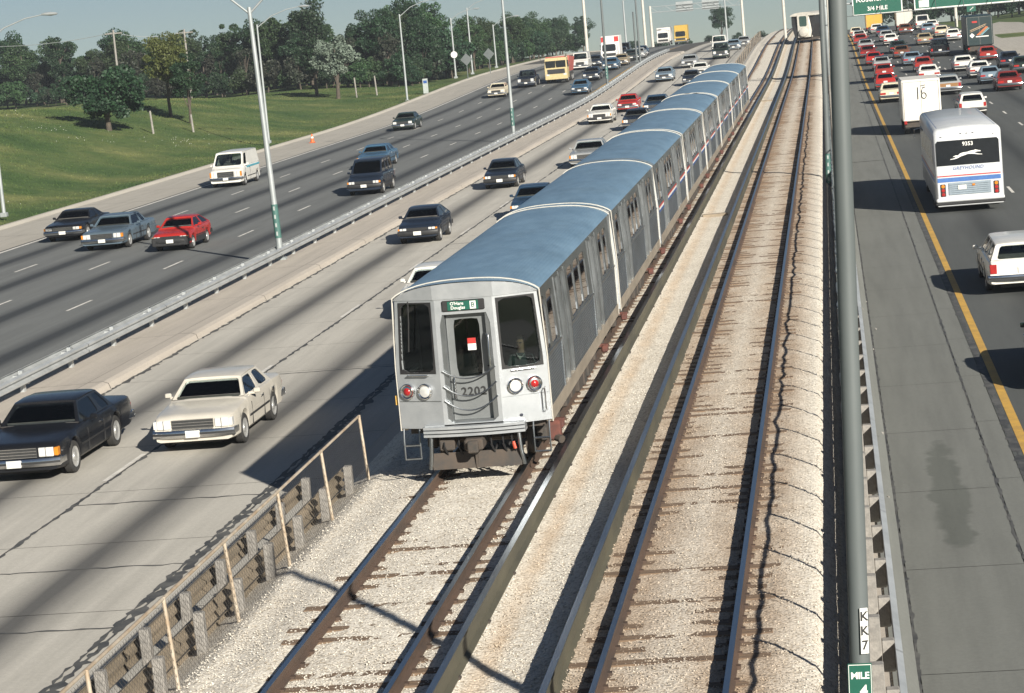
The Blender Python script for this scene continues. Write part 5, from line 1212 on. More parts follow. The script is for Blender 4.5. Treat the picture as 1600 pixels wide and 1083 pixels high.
# cab-over dump truck
dt = thing('dump_truck', (-29.0, 260.5, ROADZ + zp(260)), 'yellow cab over dump truck with a faded red dump body', 'truck')
m_ty = pm('truck_yellow', (0.56, 0.46, 0.24), (0.45, 0.36, 0.18), 0.45); m_tr = pm('truck_red', (0.48, 0.12, 0.09), (0.38, 0.09, 0.07), 0.6)
cb = MB(); cb.loft([[(-1.2, 0, 0.55), (1.2, 0, 0.55), (1.2, 1.9, 0.55), (-1.2, 1.9, 0.55)], [(-1.22, 0, 1.55), (1.22, 0, 1.55), (1.22, 1.9, 1.55), (-1.22, 1.9, 1.55)], [(-1.15, 0.18, 2.75), (1.15, 0.18, 2.75), (1.15, 1.9, 2.75), (-1.15, 1.9, 2.75)]], True, True); cb.build('cab', m_ty, dt)
for s_ in (-1, 1):
    MB().box(*(sorted((s_ * 0.04, s_ * 1.08))), -0.01, 0.25, 1.72, 2.45).build('windshield', m_busgl, dt); MB().bbox(*(sorted((s_ * 0.75, s_ * 1.1))), -0.04, 0.05, 0.85, 1.05, 0.02).build('headlight', m_lens, dt)
    MB().box(*(sorted((s_ * 1.18, s_ * 1.235))), 0.45, 1.5, 1.7, 2.4).build('side_window', m_busgl, dt)
    for y in (1.0, 5.0, 6.3): big_wheel(dt, s_ * 1.18, y, 0.52, 0.3, s_)
    MB().tube([(s_ * 1.2, 0.2, 2.3), (s_ * 1.5, 0.1, 2.25), (s_ * 1.5, 0.1, 1.8)], 0.03, 6).build('mirror_arm', m_chrome, dt)
gr = MB().bbox(-0.95, 0.95, -0.05, 0.05, 1.05, 1.55, 0.02).build('grille', m_grille, dt); MB().bbox(-1.22, 1.22, -0.14, 0.05, 0.45, 0.75, 0.03).build('bumper', m_ty, dt)
MB().tube([(1.0, 1.98, 0.9), (1.0, 1.98, 3.1)], 0.08, 8).build('exhaust_stack', m_chrome, dt)
bd = MB(); bd.loft([[(-1.1, 2.2, 1.15), (1.1, 2.2, 1.15), (1.1, 7.4, 1.15), (-1.1, 7.4, 1.15)], [(-1.3, 2.15, 2.85), (1.3, 2.15, 2.85), (1.3, 7.6, 2.6), (-1.3, 7.6, 2.6)]], True, True); bd.build('dump_body', m_tr, dt); MB().box(-0.5, 0.5, 0.3, 7.2, 0.55, 1.1).build('chassis', m_under, dt)

# train at the crest on the empty track
ct = thing('train_car', (-2.6, 286.0, zp(286)), 'white ended train car with dark windows standing at the crest of the empty track', 'train car', None, R(-16))
mb = MB(); mb.loft([[(-1.0, 0.0, 0.5), (1.0, 0.0, 0.5), (1.0, 9, 0.5), (-1.0, 9, 0.5)], [(-1.2, 0.05, 1.2), (1.25, 0.05, 1.2), (1.3, 9, 1.2), (-1.3, 9, 1.2)], [(-1.4, 0.25, 2.0), (1.45, 0.25, 2.0), (1.45, 9, 2.0), (-1.45, 9, 2.0)], [(-1.4, 0.3, 3.0), (1.4, 0.3, 3.0), (1.4, 9, 3.0), (-1.4, 9, 3.0)]], True, True); mb.build('body', m_trim, ct)
rf_ = MB(); rf_.loft([[(-1.5 * math.cos(a), y, 2.98 + 0.42 * math.sin(a)) for a in np.linspace(0, math.pi, 11)] for y in (0.0, 9)], False); rf_.add([(-1.5 * math.cos(a), 0.0, 2.98 + 0.42 * math.sin(a)) for a in np.linspace(0, math.pi, 11)], [tuple(range(11))]); rf_.build('roof', m_twhite, ct)
ef = MB(); holed(ef, lambda u, v, wd: (u, -0.05 + wd, v), -0.62, 0.72, 0.5, 3.1, -0.40, 0.50, 1.75, 2.95, 14.0, 24, 0.08); ef.build('end_panel', m_twhite, ct)
p = MB(); pane(p, lambda u, v, wd: (u, -0.02 + wd, v), -0.41, 0.51, 1.74, 2.96, 0.0, 14.0); p.build('window', pm('green_tint_glass', (0.05, 0.09, 0.08), None, 0.1), ct)
ng = MB(); ng.loft([[(0.7, -0.05, 0.5), (0.7, -0.05, 2.4), (0.75, -0.05, 2.9)], [(1.1, 0.05, 0.5), (1.0, 0.05, 1.5), (0.78, 0.05, 2.9)]], False); ng.build('corner_panel', m_twhite, ct)
MB().cyly(0.1, 1.1, [(-0.06, 0.55), (-0.30, 0.5), (-0.36, 0.3), (-0.38, 0.05)], 18).build('coupler_cover', m_twhite, ct, 50); MB().box(-0.9, 0.9, 0.3, 8.5, 0.15, 0.5).build('underframe', m_under, ct)

# ------------------------------------------------------------------ poles, signs
m_band = pm('band_teal', (0.06, 0.15, 0.13), (0.05, 0.12, 0.105), 0.6); m_bandl = pm('band_letter', (0.40, 0.44, 0.42), None, 0.6)
def light_pole(name, X, Y, h, arms, label, r0=0.11, r1=0.07, lean=(0, 0), mat=None, base=None, group=None, band=None, plate=True, lamps=True):
    b = (ROADZ + zp(Y)) if base is None else base; mat = mat or m_pole
    t = thing(name if arms else 'steel_pole', (X, Y, b), label, 'light pole' if arms else 'pole', group)
    top = Vector((lean[0], lean[1], h))
    MB().tube([(0, 0, 0), top * 0.33, top * 0.66, top], [r0, r0 + (r1 - r0) * 0.33, r0 + (r1 - r0) * 0.66, r1], 14).build('shaft', mat, t, 60)
    if plate: MB().bbox(-r0 * 1.7, r0 * 1.7, -r0 * 1.7, r0 * 1.7, 0, 0.25, 0.03).build('base_plate', mat, t)
    for dx, dy, rise in arms:
        end = top + Vector((dx, dy, rise)); a = MB(); a.tube([top + Vector((0, 0, -0.25)), top + Vector((dx * 0.35, dy * 0.35, rise * 0.52)), top + Vector((dx * 0.7, dy * 0.7, rise * 0.88)), end], [0.045, 0.04, 0.035, 0.03], 8); a.build('arm', mat, t, 60)
        if lamps:
            u = Vector((dx, dy, 0)).normalized(); side = Vector((-u.y, u.x, 0)); rings = []
            for k, wd, zt, zb_ in ((0.0, 0.05, 0.05, -0.05), (0.18, 0.12, 0.09, -0.07), (0.5, 0.18, 0.10, -0.12), (0.8, 0.13, 0.05, -0.08), (0.88, 0.04, 0.0, -0.03)):
                c = end + u * (k - 0.1); rings.append([c + side * wd * math.cos(q) + Vector((0, 0, zt * max(math.sin(q), 0) - (-zb_) * max(-math.sin(q), 0))) for q in np.linspace(0, 2 * math.pi, 11)[:-1]])
            MB().loft(rings, True, True).build('lamp_head', mat, t, 50)
    if band:
        c0, c1 = band; MB().tube([top * (c0 / h), top * (c1 / h)], r0 * 1.04, 14).build('marker_band', m_band, t, 60)
        for k in range(4):
            z = c0 + (c1 - c0) * (k + 0.3) / 4; MB().box(-0.03 + lean[0] * z / h, 0.03 + lean[0] * z / h, -r0 * 1.06 + lean[1] * z / h, -r0 * 0.9, z, z + (c1 - c0) * 0.12).build('marker_letter', m_bandl, t)
    return t
light_pole('light_pole', -21.35, 90.8, 9.85, [(-2.6, 0, 1.1), (2.6, 0, 1.1)], 'double armed light pole with green band beside the red hatchback', 0.125, 0.08, (-0.25, 0), band=(1.0, 2.3))
light_pole('light_pole', -21.6, 164.5, 11.4, [(-2.6, 0, 1.1), (2.6, 0, 1.1)], 'double armed light pole with green band beyond the small dark blue sports car', 0.125, 0.08, (0.05, 0), band=(1.1, 2.3))
light_pole('light_pole', -21.6, 238.6, 10.5, [(-2.4, 0, 1.0), (2.4, 0, 1.0)], 'double armed light pole on the median beside the blue sedan', 0.14, 0.09, (0.05, 0), band=(1.1, 2.3), mat=m_greypole)
light_pole('light_pole', -21.5, 282.0, 10.5, [(-2.4, 0, 1.0), (2.4, 0, 1.0)], 'double armed light pole on the median beside the tan and dark car', 0.13, 0.09, mat=m_greypole)
light_pole('light_pole', -45.0, 127.0, 9.6, [(3.4, 0.3, 1.1)], 'single arm light pole on the grass at the picture edge', 0.11, 0.07, base=-1.0)
light_pole('light_pole', -44.3, 188.3, 9.4, [(3.5, 0.3, 1.1)], 'single arm light pole on the verge behind the white panel van', 0.11, 0.07, base=-1.0)
light_pole('light_pole', -44.0, 252.0, 9.2, [(3.4, 0.3, 1.2)], 'single arm light pole on the grass up the road from the orange cone', 0.12, 0.08, base=-0.8)
for k, (x, y, h, lb) in enumerate(((-46.6, 304, 7.6, 'single arm light pole with a round white sign on its shaft'), (-45.6, 312, 8.6, 'single arm light pole beside the pole with the round white sign'), (-45.4, 334, 6.0, 'far single arm light pole in front of the dark trees'))):
    q = light_pole('light_pole', x, y, h, [(3.0, 0.2, 0.9)], lb, 0.13, 0.09, base=land(x, y))
    if k == 0: MB().cyly(0.05, 3.0, [(-0.16, 0.02), (-0.16, 0.42), (-0.20, 0.42), (-0.20, 0.02)], 18).build('round_sign', m_wpaint, q)
light_pole('light_pole', -34.2, 350, 12.5, [(2.4, 0, 1.0)], 'tall white pole behind the dump truck', 0.24, 0.18, mat=m_twhite)
light_pole('light_pole', -28.8, 392, 12.5, [(2.4, 0, 1.0)], 'tall white pole behind the white and red box truck', 0.24, 0.18, mat=m_twhite)
light_pole('light_pole', -23.3, 300, 6.2, [], 'slim steel pole in the far traffic left of the tan car', 0.13, 0.1, mat=m_greypole)
light_pole('light_pole', -16.8, 420, 9.5, [(-3, 0, 1.0), (3, 0, 1.0)], 'pale double armed light pole standing beyond the far crest', 0.18, 0.12, mat=m_pole)
light_pole('light_pole', -35.0, 430, 8.6, [(3.2, 0, 1.0)], 'pale single arm light pole beyond the crest left of the sign bridge', 0.2, 0.14, mat=m_pole)
light_pole('light_pole', -4.9, 300, 13.0, [], 'tall white pole between the tracks at the crest', 0.19, 0.17, mat=m_twhite, base=-0.3 + zp(300))
light_pole('light_pole', -0.32, 100.0, 12.0, [(-2.4, 0, 1.0), (2.4, 0, 1.0)], 'grey pole with green band standing behind the near pole', 0.125, 0.10, (0.34, 0), mat=m_greypole, base=-1.0, band=(0.5, 1.7))
light_pole('light_pole', 0.12, 170.0, 12.0, [(2.4, 0, 1.0)], 'white pole showing behind the grey pole beside the track', 0.11, 0.09, (0.25, 0), mat=m_twhite, base=-1.0)
np_ = light_pole('light_pole', -0.195, 21.0, 8.8, [], 'thick grey pole carrying the KK7 plate and green mile marker', 0.098, 0.080, (0.314, 0), mat=m_greypole, base=-1.25)
def on_pole(z): return 0.41 * z / 11.5
z = 3.18; pl = MB().box(-0.036, 0.036, -0.006, 0.006, -0.205, 0.205).build('letter_plate', m_wpaint, np_, None, (on_pole(z) + 0.045, -0.100, z), (0, 0.035, R(20)))
for ch, dz in (('K', 0.13), ('K', 0.0), ('7', -0.13)): put('lettering', text_mesh(ch, 0.115, 0.002), m_digit, pl, (0, -0.009, dz), FRONT)
z = 2.66; pl = MB().box(-0.105, 0.105, -0.006, 0.006, -0.34, 0.23).build('mile_plate', m_green, np_, None, (on_pole(z) - 0.005, -0.112, z), (0, 0.035, R(4)))
brd = MB()
for a in (-0.100, 0.095): brd.box(a, a + 0.005, -0.009, -0.005, -0.33, 0.22)
brd.box(-0.100, 0.100, -0.009, -0.005, 0.216, 0.222); brd.build('border', m_wpaint, pl)
put('lettering', text_mesh('MILE', 0.085, 0.002, spacing=0.95), m_wpaint, pl, (0, -0.009, 0.12), FRONT); put('lettering', text_mesh('4', 0.14, 0.003), m_wpaint, pl, (0.03, -0.009, -0.02), FRONT)
# overhead green signs
sg = thing('sign_gantry', (0.1, 200, ROADZ), 'overhead gantry with two green direction signs above the right roadway', 'sign')
for x in (0.0, 20.5): MB().tube([(x, 0.6, 0), (x, 0.6, 8.6)], [0.22, 0.16], 12).build('upright', m_pole, sg, 60)
tr = MB()
for z in (7.0, 8.3): tr.tube([(0, 0.5, z), (20.5, 0.5, z)], 0.08, 8)
for k in range(14): tr.tube([(k * 1.46, 0.5, 7.0 if k % 2 else 8.3), ((k + 1) * 1.46, 0.5, 8.3 if k % 2 else 7.0)], 0.05, 6)
tr.build('truss', m_pole, sg, 60)
tr = MB(); tr.tube([(0.2, -0.6, 6.0), (20, -0.6, 6.0)], 0.035, 6); [tr.tube([(k * 2.2, 0.5, 7.0), (k * 2.2, -0.9, 6.0)], 0.03, 5) for k in range(1, 10)]; tr.build('light_bracket', m_greypole, sg)
def green_sign(x0, x1, z0, z1, lines):
    o = MB().bbox(x0, x1, 0.2, 0.26, z0, z1, 0.01).build('sign_panel', m_green, sg)
    b = MB(); e = 0.09
    b.box(x0 + 0.02, x1 - 0.02, 0.185, 0.198, z0 + 0.02, z0 + 0.02 + e); b.box(x0 + 0.02, x1 - 0.02, 0.185, 0.198, z1 - 0.02 - e, z1 - 0.02)
    b.box(x0 + 0.02, x0 + 0.02 + e, 0.185, 0.198, z0 + 0.02 + e + 0.002, z1 - 0.022 - e); b.box(x1 - 0.02 - e, x1 - 0.02, 0.185, 0.198, z0 + 0.02 + e + 0.002, z1 - 0.022 - e); b.build('border', m_wpaint, o)
    for tx, sz, x, z in lines: put('lettering', text_mesh(tx, sz, 0.008), m_wpaint, o, (x, 0.182, z), FRONT)
green_sign(2.15, 6.2, 5.95, 8.35, [('Kostner Ave', 0.66, 4.17, 7.25), ('3/4 MILE', 0.46, 4.17, 6.45)])
green_sign(7.1, 16.6, 6.0, 8.7, [('Independence Blvd', 0.7, 12.2, 7.6)])
o = bpy.data.objects['sign_panel.001']; MB().box(7.5, 8.3, 0.182, 0.197, 6.2, 6.75).build('arrow_plate', m_wpaint, o)
for ch in list(o.children):
    if ch.name.startswith('lettering'): bpy.data.objects.remove(ch)
MB().tube([(0, 0, 0), (0, 0, 7.0)], 0.22, 12).build('sign_support_pole', m_twhite, None, 60, (17.9, 342, ROADZ + zp(342)))
tag(bpy.data.objects['sign_support_pole'], 'white post standing below the long green sign', 'pole')
s2 = thing('road_sign', (19.8, 338, land(19.8, 338)), 'small green exit sign on a post in front of the right hand trees', 'sign')
MB().tube([(0, 0, 0), (0, 0, 2.4)], 0.05, 8).build('post', m_greypole, s2); MB().box(-0.6, 0.6, -0.09, -0.05, 2.0, 3.3).build('sign_panel', m_green, s2); MB().box(-0.45, 0.3, -0.1, -0.092, 2.85, 3.05).build('lettering_strip', m_wpaint, s2); MB().tube([(-0.2, -0.1, 2.2), (0.3, -0.1, 2.6)], 0.05, 4).build('arrow', m_wpaint, s2)
# far sign bridge, seen from behind
fs = thing('sign_bridge', (-30.5, 432, ROADZ + zp(432)), 'far overhead sign bridge with two grey sign backs beyond the crest', 'sign')
for x in (0.0, 16.2): MB().tube([(x, 0, 0), (x, 0, 7.2)], [0.28, 0.2], 10).build('upright', m_twhite, fs, 60)
tr = MB()
for z in (6.0, 7.0): tr.tube([(0, 0, z), (16.2, 0, z)], 0.07, 6)
for k in range(12): tr.tube([(k * 1.35, 0, 6.0 if k % 2 else 7.0), ((k + 1) * 1.35, 0, 7.0 if k % 2 else 6.0)], 0.04, 5)
tr.build('truss', m_pole, fs)
for x0 in (4.6, 9.2):
    p = MB().bbox(x0, x0 + 3.0, 0.1, 0.2, 5.7, 7.5, 0.02).build('sign_back', m_pole, fs)
    for k in range(3): MB().box(x0, x0 + 3.0, 0.02, 0.098, 5.85 + k * 0.45, 6.0 + k * 0.45).build('stiffener', m_greypole, p)
# diamond sign and boards near the dump truck
for (x, y, lb) in ((-37.9 - 4.8, 288, 'pale diamond shaped warning sign back on a post beyond the dark pickup'), (-42.3, 305, 'second diamond sign back half hidden by the dump truck')):
    q = thing('road_sign', (x, y, land(x, y)), lb, 'sign'); MB().tube([(0, 0, 0), (0, 0, 3.0)], 0.05, 8).build('post', m_greypole, q)
    MB().loft([[(0, -0.06, 2.1), (0.72, -0.06, 2.85), (0, -0.06, 3.6), (-0.72, -0.06, 2.85)], [(0, -0.03, 2.1), (0.72, -0.03, 2.85), (0, -0.03, 3.6), (-0.72, -0.03, 2.85)]], True, True).build('sign_panel', m_greypole, q)
q = thing('road_sign', (-43.6, 262, land(-43.6, 262)), 'white board with blue mark on a post at the end of the grass', 'sign'); MB().box(-0.28, 0.28, -0.05, 0.05, 0.1, 1.7).build('sign_panel', m_bandl, q); MB().box(-0.2, 0.2, -0.06, -0.052, 1.2, 1.5).build('blue_mark', m_blue, q)
# orange cone on the verge
q = thing('traffic_cone', (-40.4, 186.5, ROADZ + 0.05), 'orange traffic cone lying open on the concrete verge', 'cone')
m_cone = pm('cone_orange', (0.72, 0.14, 0.03), (0.6, 0.11, 0.03), 0.6); MB().bbox(-0.22, 0.22, -0.22, 0.22, 0, 0.05, 0.015).build('base', m_cone, q); MB().tube([(0, 0, 0.04), (0, 0, 0.7)], [0.17, 0.04], 14).build('cone_body', m_cone, q, 60)
MB().tube([(0, 0, 0.36), (0, 0, 0.48)], [0.117, 0.09], 14).build('white_band', m_wpaint, q, 60)
# timbers between the tracks
for (x, y, l, rz, lb) in ((-4.35, 86.0, 0.9, 0.1, 'short timber lying on the ballast between the tracks'), (-4.6, 172, 1.1, 0.15, 'weathered timber lying between the tracks near the rear of the train')):
    o = MB().bbox(-l / 2, l / 2, -0.14, 0.14, 0, 0.16, 0.015).build('timber', m_beam, None, None, (x, y, -0.30), (0, 0, rz)); tag(o, lb, 'timber')
# litter along the right gutter
mb = MB()
for k in range(9):
    x, y = random.uniform(0.42, 0.75), 26 + 40 * random.random() ** 1.5; s_ = random.uniform(0.01, 0.03); a = random.uniform(0, 3); zt = -1.19 if x > 0.6 else -1.0
    mb.add([(x - s_ * math.cos(a), y - s_ * math.sin(a) * 2, zt), (x + s_, y, zt + 0.03), (x + s_ * math.cos(a), y + s_ * 2, zt + 0.01), (x - s_, y + s_, zt + 0.05)], [(0, 1, 2, 3)])
tag(mb.build('litter', m_post), 'scraps of pale litter along the gutter of the right shoulder', 'litter', kind='stuff')
# wooden posts in the grass and utility poles
for (x, y, h, lb) in ((-55.1, 193.5, 1.9, 'pale wooden post in the grass beside the round dark bush'), (-53.2, 199.0, 1.5, 'weathered post in the grass below the yellow green tree'), (-51.6, 263.5, 2.2, 'yellowish stake standing right of the silvery tree'), (-49.8, 266, 2.2, 'thin stake in the grass near the tall broad trees')):
    o = MB().tube([(0, 0, -0.2), (0.03, 0, h)], [0.10, 0.085], 8).build('wooden_post', m_post, None, 50, (x, y, land(x, y)), (R(2), R(-3), 0)); tag(o, lb, 'post')
UP = [(-108, 300, 9.6), (-88, 296, 9.2), (-80, 300, 9.0)]
for i, (x, y, h) in enumerate(UP):
    q = thing('utility_pole', (x, y, land(x, y)), ['wooden utility pole standing clear of the left treetops', 'wooden utility pole among the trees behind the round bush', 'wooden utility pole above the yellow green tree'][i], 'pole')
    MB().tube([(0, 0, 0), (0, 0, h)], [0.17, 0.12], 8).build('shaft', m_post, q, 60); MB().box(-1.1, 1.1, -0.07, 0.07, h - 0.5, h - 0.36).build('crossarm', m_post, q)
for i, ((x0, y0, h0), (x1, y1, h1)) in enumerate((((-140, 300, 9.0), UP[0]), (UP[0], UP[1]), (UP[1], UP[2]))):
    a, b = Vector((x0, y0, land(x0, y0) + h0 - 0.3)), Vector((x1, y1, land(x1, y1) + h1 - 0.3)); pts = [a.lerp(b, k / 10) + Vector((0, 0, -2.4 * (k / 10) * (1 - k / 10))) for k in range(11)]
    o = MB().tube(pts, 0.035, 5).build('power_line', m_pole); tag(o, ['power line running out of the picture from the clear utility pole', 'power line between the clear utility pole and the pole behind the bush', 'power line over the yellow green tree'][i], 'cable')

# ------------------------------------------------------------------ trees
def crown_mesh(seed, rx, rz, zc, nclump, nleaf, leaf, flat=0.0, top=0.75):
    g = np.random.default_rng(seed); u = g.normal(size=(nclump, 3)); u /= np.linalg.norm(u, axis=1)[:, None]
    rad = g.uniform(0.12, 1.08, nclump) ** 0.55; c = u * rad[:, None] * np.array([rx, rx, rz]) * 0.80
    c[:, 2] = np.where(c[:, 2] < 0, c[:, 2] * top, c[:, 2]); cr = g.uniform(0.13, 0.36, nclump) * rx
    idx = g.integers(0, nclump, nleaf); p = g.normal(size=(nleaf, 3)); p /= np.linalg.norm(p, axis=1)[:, None]
    P = c[idx] + p * (cr[idx] * g.uniform(0.55, 1.12, nleaf) ** 0.7)[:, None] * np.array([1, 1, 0.8]); P[:, 2] += zc
    a = g.normal(size=(nleaf, 3)) + p * 0.4; a /= np.linalg.norm(a, axis=1)[:, None]; b = np.cross(a, g.normal(size=(nleaf, 3))); b /= np.linalg.norm(b, axis=1)[:, None]
    s = leaf * g.uniform(0.55, 1.35, nleaf)[:, None]
    V = np.stack([P - a * s, P + b * s * 0.6, P + a * s, P - b * s * 0.6], 1).reshape(-1, 3); n = nleaf
    me = bpy.data.meshes.new('crown'); me.vertices.add(4 * n); me.vertices.foreach_set('co', V.ravel()); me.loops.add(4 * n); me.loops.foreach_set('vertex_index', np.arange(4 * n, dtype=np.int32))
    me.polygons.add(n); me.polygons.foreach_set('loop_start', np.arange(0, 4 * n, 4, dtype=np.int32)); me.polygons.foreach_set('loop_total', np.full(n, 4, np.int32)); me.update(); me.validate()
    return me, c + np.array([0, 0, zc])
def trunk_mesh(seed, h, r, cl):
    g = random.Random(seed); mb = MB(); x = y = 0; pts = [(0, 0, -0.4)]
    for k in range(1, 5): x += g.uniform(-.1, .1); y += g.uniform(-.1, .1); pts.append((x, y, h * k / 4))
    mb.tube(pts, [r * 1.3, r, r * 0.85, r * 0.65, r * 0.3], 8)
    for q in cl[:9]:
        b = Vector(pts[g.choice((1, 2, 3))]); e = Vector(q); m_ = b.lerp(e, 0.5) + Vector((0, 0, 0.3)); mb.tube([b, m_, e], [r * 0.45, r * 0.28, r * 0.08], 6)
    return mb.mesh('trunk', 60)
TREE = {}
for nm, n, args in (('broad', 4, (3.0, 3.3, 5.4, 46, 9000, 0.125)), ('tall', 3, (2.4, 3.8, 5.4, 46, 9000, 0.125)), ('shrub', 3, (2.0, 1.5, 1.55, 22, 4600, 0.11)), ('round', 1, (3.0, 2.2, 2.35, 44, 10000, 0.12)), ('fan', 1, (2.1, 2.3, 3.9, 30, 5500, 0.13)), ('thin', 2, (1.6, 2.6, 3.4, 20, 1500, 0.13))):
    TREE[nm] = []
    for k in range(n):
        cm, cl = crown_mesh(hash(nm) % 1 + 100 * len(TREE) + k, *args); TREE[nm].append((cm, trunk_mesh(k, args[2] + args[1] * 0.35, 0.16 if nm != 'shrub' else 0.07, [tuple(q) for q in cl])))
def tree(kind, k, leaf, X, Y, sc, label, name='tree', cat='tree', group=None, sx_=1.0, sink=0.0):
    cm, tm = TREE[kind][k % len(TREE[kind])]; t = thing(name, (X, Y, land(X, Y) - sink), label, cat, group, random.uniform(0, 6.28))
    t.scale = (sc * sx_, sc * sx_, sc); put('trunk', tm, m_bark, t); put('crown', cm, m_leaf_kinds[leaf], t); return t
tree('round', 0, 'leaf_dark', -58.0, 191, 1.2, 'round dark bush like tree casting a long shadow on the grass bank', sx_=1.08)
tree('broad', 1, 'leaf_yellow', -58.0, 210, 0.88, 'yellow green leafy tree on the bank beside the round dark bush')
tree('tall', 1, 'leaf_dark', -55.2, 206, 0.74, 'dark narrow tree in front of the yellow green tree')
tree('fan', 0, 'leaf_dark', -57.2, 269, 1.1, 'small dark tree leaning against the silvery tree')
tree('fan', 0, 'leaf_silver', -53.4, 262, 1.18, 'silvery green tree with a bent trunk on the grass', sx_=1.05)
row = [(-134, 352), (-122, 342), (-111, 330), (-100, 316), (-92, 310), (-86, 306), (-78, 302), (-72, 296), (-66, 292), (-60, 288), (-55, 287), (-51, 292), (-49.5, 300)]
g = random.Random(5)
def along(t):
    i = min(int(t), len(row) - 2); f = t - i; return row[i][0] + (row[i + 1][0] - row[i][0]) * f, row[i][1] + (row[i + 1][1] - row[i][1]) * f
n = 46
for i in range(n):
    x, y = along((len(row) - 1) * i / (n - 1)); kd = g.choice(('leaf_mid', 'leaf_dark', 'leaf_dark', 'leaf_dry', 'leaf_mid'))
    tree('shrub', i, kd, x + g.uniform(-1.5, 1.5), y + g.uniform(-2.5, 2.5), g.uniform(0.7, 1.35), {'leaf_mid': 'mid green shrub in the thicket along the top of the grass bank', 'leaf_dark': 'dark green shrub in the thicket along the top of the grass bank', 'leaf_dry': 'dry brownish shrub in the thicket along the top of the grass bank'}[kd], 'shrub', 'shrub', 'shrubs of the thicket behind the grass bank, ' + kd.split('_')[1])
n = 40
for i in range(n):
    x, y = along((len(row) - 1) * i / (n - 1)); kd = g.choice(('leaf_dark', 'leaf_mid')); kk = g.choice(('broad', 'broad', 'tall'))
    sc = g.choice((0.7, 0.85, 0.95, 1.05, 1.15, 1.3)) * g.uniform(0.95, 1.05)
    tree(kk, i, kd, x + g.uniform(-2, 2) - 3, y + 9 + g.uniform(-2, 6), sc, ('tall narrow ' if kk == 'tall' else 'broad ') + {'leaf_dark': 'dark', 'leaf_mid': 'mid'}[kd] + ' green tree in the belt behind the thicket', group='belt trees, ' + kk + ' ' + kd.split('_')[1])
for i in range(9):
    x, y = along(1.0 + i * 1.2); tree('thin', i, 'leaf_dry', x + g.uniform(-2, 2), y + 3, g.uniform(0.9, 1.3), 'thin half bare brownish tree among the thicket', group='half bare thin trees')
for (x, y, sc, kk) in ((-54.5, 296, 1.12, 'broad'), (-50.0, 300, 1.0, 'broad')): tree(kk, 2, 'leaf_dark', x, y, sc, 'tallest broad dark tree rising behind the silvery tree', group='tallest dark trees')
for i in range(24):
    y = 316 + i * 6.5; x = -47.2 - g.uniform(0, 4) + 0.012 * (y - 322) * 10 * 0.1
    tree(g.choice(('broad', 'shrub', 'broad')), i, g.choice(('leaf_dark', 'leaf_mid')), x, y, g.uniform(0.65, 0.95), 'dark tree crowding the far edge of the outer roadway', group='trees along the far outer roadway')
tree('broad', 0, 'leaf_dark', -21.0, 500, 0.95, 'lone dark tree on the skyline right of the far sign bridge middle', sink=0)
for i in range(7): tree('shrub', i, 'leaf_dark', -50 + i * 6, 560, 1.0, 'low dark shrub on the far skyline', 'shrub', 'shrub', 'shrubs on the far skyline')
for i in range(16):
    x = 20.5 + i * 3.2 + g.uniform(-1, 1); y = 396 - i * 4 + g.uniform(-6, 6)
    tree(g.choice(('broad', 'tall')), i, 'leaf_dark', x + 4, y + 6, g.uniform(0.8, 1.1), 'dark tree behind the exit ramp on the right', group='trees behind the exit ramp')
for i in range(14):
    x = 23 + i * 2.6 + g.uniform(-1, 1); y = 378 - i * 5 + g.uniform(-4, 4)
    tree('shrub', i, g.choice(('leaf_dark', 'leaf_mid')), x + 5, y, g.uniform(1.0, 1.5), 'dark shrub in the hedge beside the exit ramp', 'shrub', 'shrub', 'hedge shrubs beside the exit ramp')
for i in range(26):
    y = 302 + i * 6; x = -46.0 - g.uniform(0, 5)
    tree('shrub', i, g.choice(('leaf_dark', 'leaf_mid')), x, y, g.uniform(1.1, 1.7), 'dark undergrowth shrub below the trees along the far outer roadway', 'shrub', 'shrub', 'undergrowth along the far outer roadway')
for i in range(34):
    x, y = along((len(row) - 1) * i / 33); tree('shrub', i, 'leaf_dark', x + g.uniform(-2, 2), y + 12 + g.uniform(-2, 3), g.uniform(1.6, 2.2), 'large dark undergrowth shrub between the trunks of the tree belt', 'shrub', 'shrub', 'undergrowth of the tree belt')
for i in range(24):
    x = 13 + i * 2.1 + g.uniform(-1, 1)
    tree(g.choice(('broad', 'broad', 'tall')), i, g.choice(('leaf_dark', 'leaf_dark', 'leaf_mid')), x, 436 + g.uniform(-6, 8), g.uniform(0.95, 1.2), 'dark tree in the wood beyond the crest under the green signs', group='wood beyond the crest')
    tree('shrub', i, 'leaf_dark', x, 428 + g.uniform(-3, 3), g.uniform(1.3, 1.8), 'dark shrub at the foot of the wood beyond the crest', 'shrub', 'shrub', 'shrubs of the wood beyond the crest')
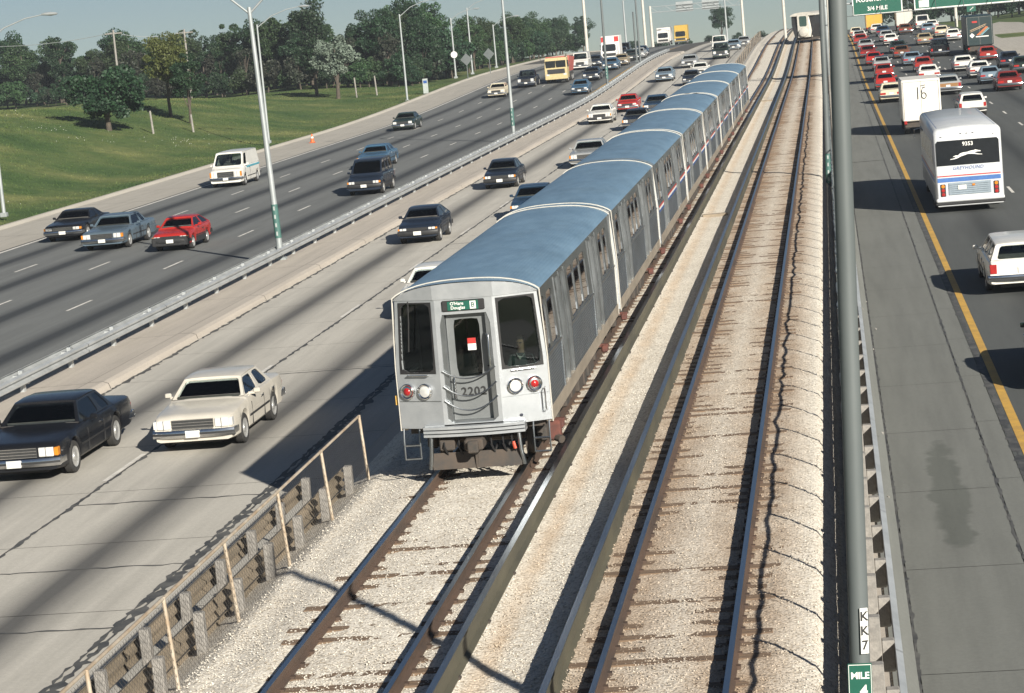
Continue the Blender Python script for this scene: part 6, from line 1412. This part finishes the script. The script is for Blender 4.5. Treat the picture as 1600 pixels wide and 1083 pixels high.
# grass blades and small white flowers on the bank
def tufts(n, xr_, yr_, h0, h1, seed):
    g_ = np.random.default_rng(seed); x = g_.uniform(*xr_, n); y = g_.uniform(*yr_, n); z = np.array([land(a, b) for a, b in zip(x, y)]); h = g_.uniform(h0, h1, n)
    th = g_.uniform(0, 6.28, (n, 3)); V = np.zeros((n, 3, 3, 3))
    for k in range(3):
        c, s = np.cos(th[:, k]), np.sin(th[:, k]); wd = 0.035
        V[:, k, 0] = np.stack([x - s * wd, y + c * wd, z - 0.02], -1); V[:, k, 1] = np.stack([x + s * wd, y - c * wd, z - 0.02], -1); V[:, k, 2] = np.stack([x + c * h * 0.6, y + s * h * 0.6, z + h], -1)
    V = V.reshape(-1, 3); m = len(V) // 3; me = bpy.data.meshes.new('grass_blades'); me.vertices.add(len(V)); me.vertices.foreach_set('co', V.ravel()); me.loops.add(len(V)); me.loops.foreach_set('vertex_index', np.arange(len(V), dtype=np.int32))
    me.polygons.add(m); me.polygons.foreach_set('loop_start', np.arange(0, 3 * m, 3, dtype=np.int32)); me.polygons.foreach_set('loop_total', np.full(m, 3, np.int32)); me.update(); me.validate(); return me
tag(put('grass_blades', tufts(60000, (-90, -43.3), (105, 285), 0.04, 0.13, 3), m_grass), 'rough green and straw coloured grass on the bank beside the outer roadway', 'grass', kind='stuff')
mb = MB(); gg = random.Random(9)
for cx_, cy_, m in ((-60, 182, 30), (-56.5, 180, 26), (-52, 190, 30), (-50.5, 187, 22), (-66, 190, 20), (-47.2, 135, 6)):
    for k in range(m // 2):
        x, y = cx_ + gg.gauss(0, 1.1), cy_ + gg.gauss(0, 2.2); z = land(x, y) + gg.uniform(0.15, 0.4); s_ = gg.uniform(0.012, 0.026)
        mb.add([(x - s_, y, z), (x, y - s_, z - 0.02), (x + s_, y, z), (x, y, z + s_)], [(0, 1, 3), (1, 2, 3)])
tag(mb.build('wild_flowers', m_wpaint), 'small white wild flowers scattered in the grass bank', 'flowers', kind='stuff')

# ------------------------------------------------------------------ summer haze
m, nt, b = newmat('haze'); nt.nodes.remove(b); vol = nt.nodes.new('ShaderNodeVolumePrincipled')
vol.inputs['Color'].default_value = (0.86, 0.93, 1.0, 1); vol.inputs['Density'].default_value = 0.00028; vol.inputs['Anisotropy'].default_value = 0.2
nt.links.new(vol.outputs[0], nt.nodes['Material Output'].inputs['Volume'])
tag(MB().box(-410, 410, -60, 710, land(0, 700) - 6, 20).build('haze', m), 'thin summer haze over the expressway', 'haze', kind='stuff')
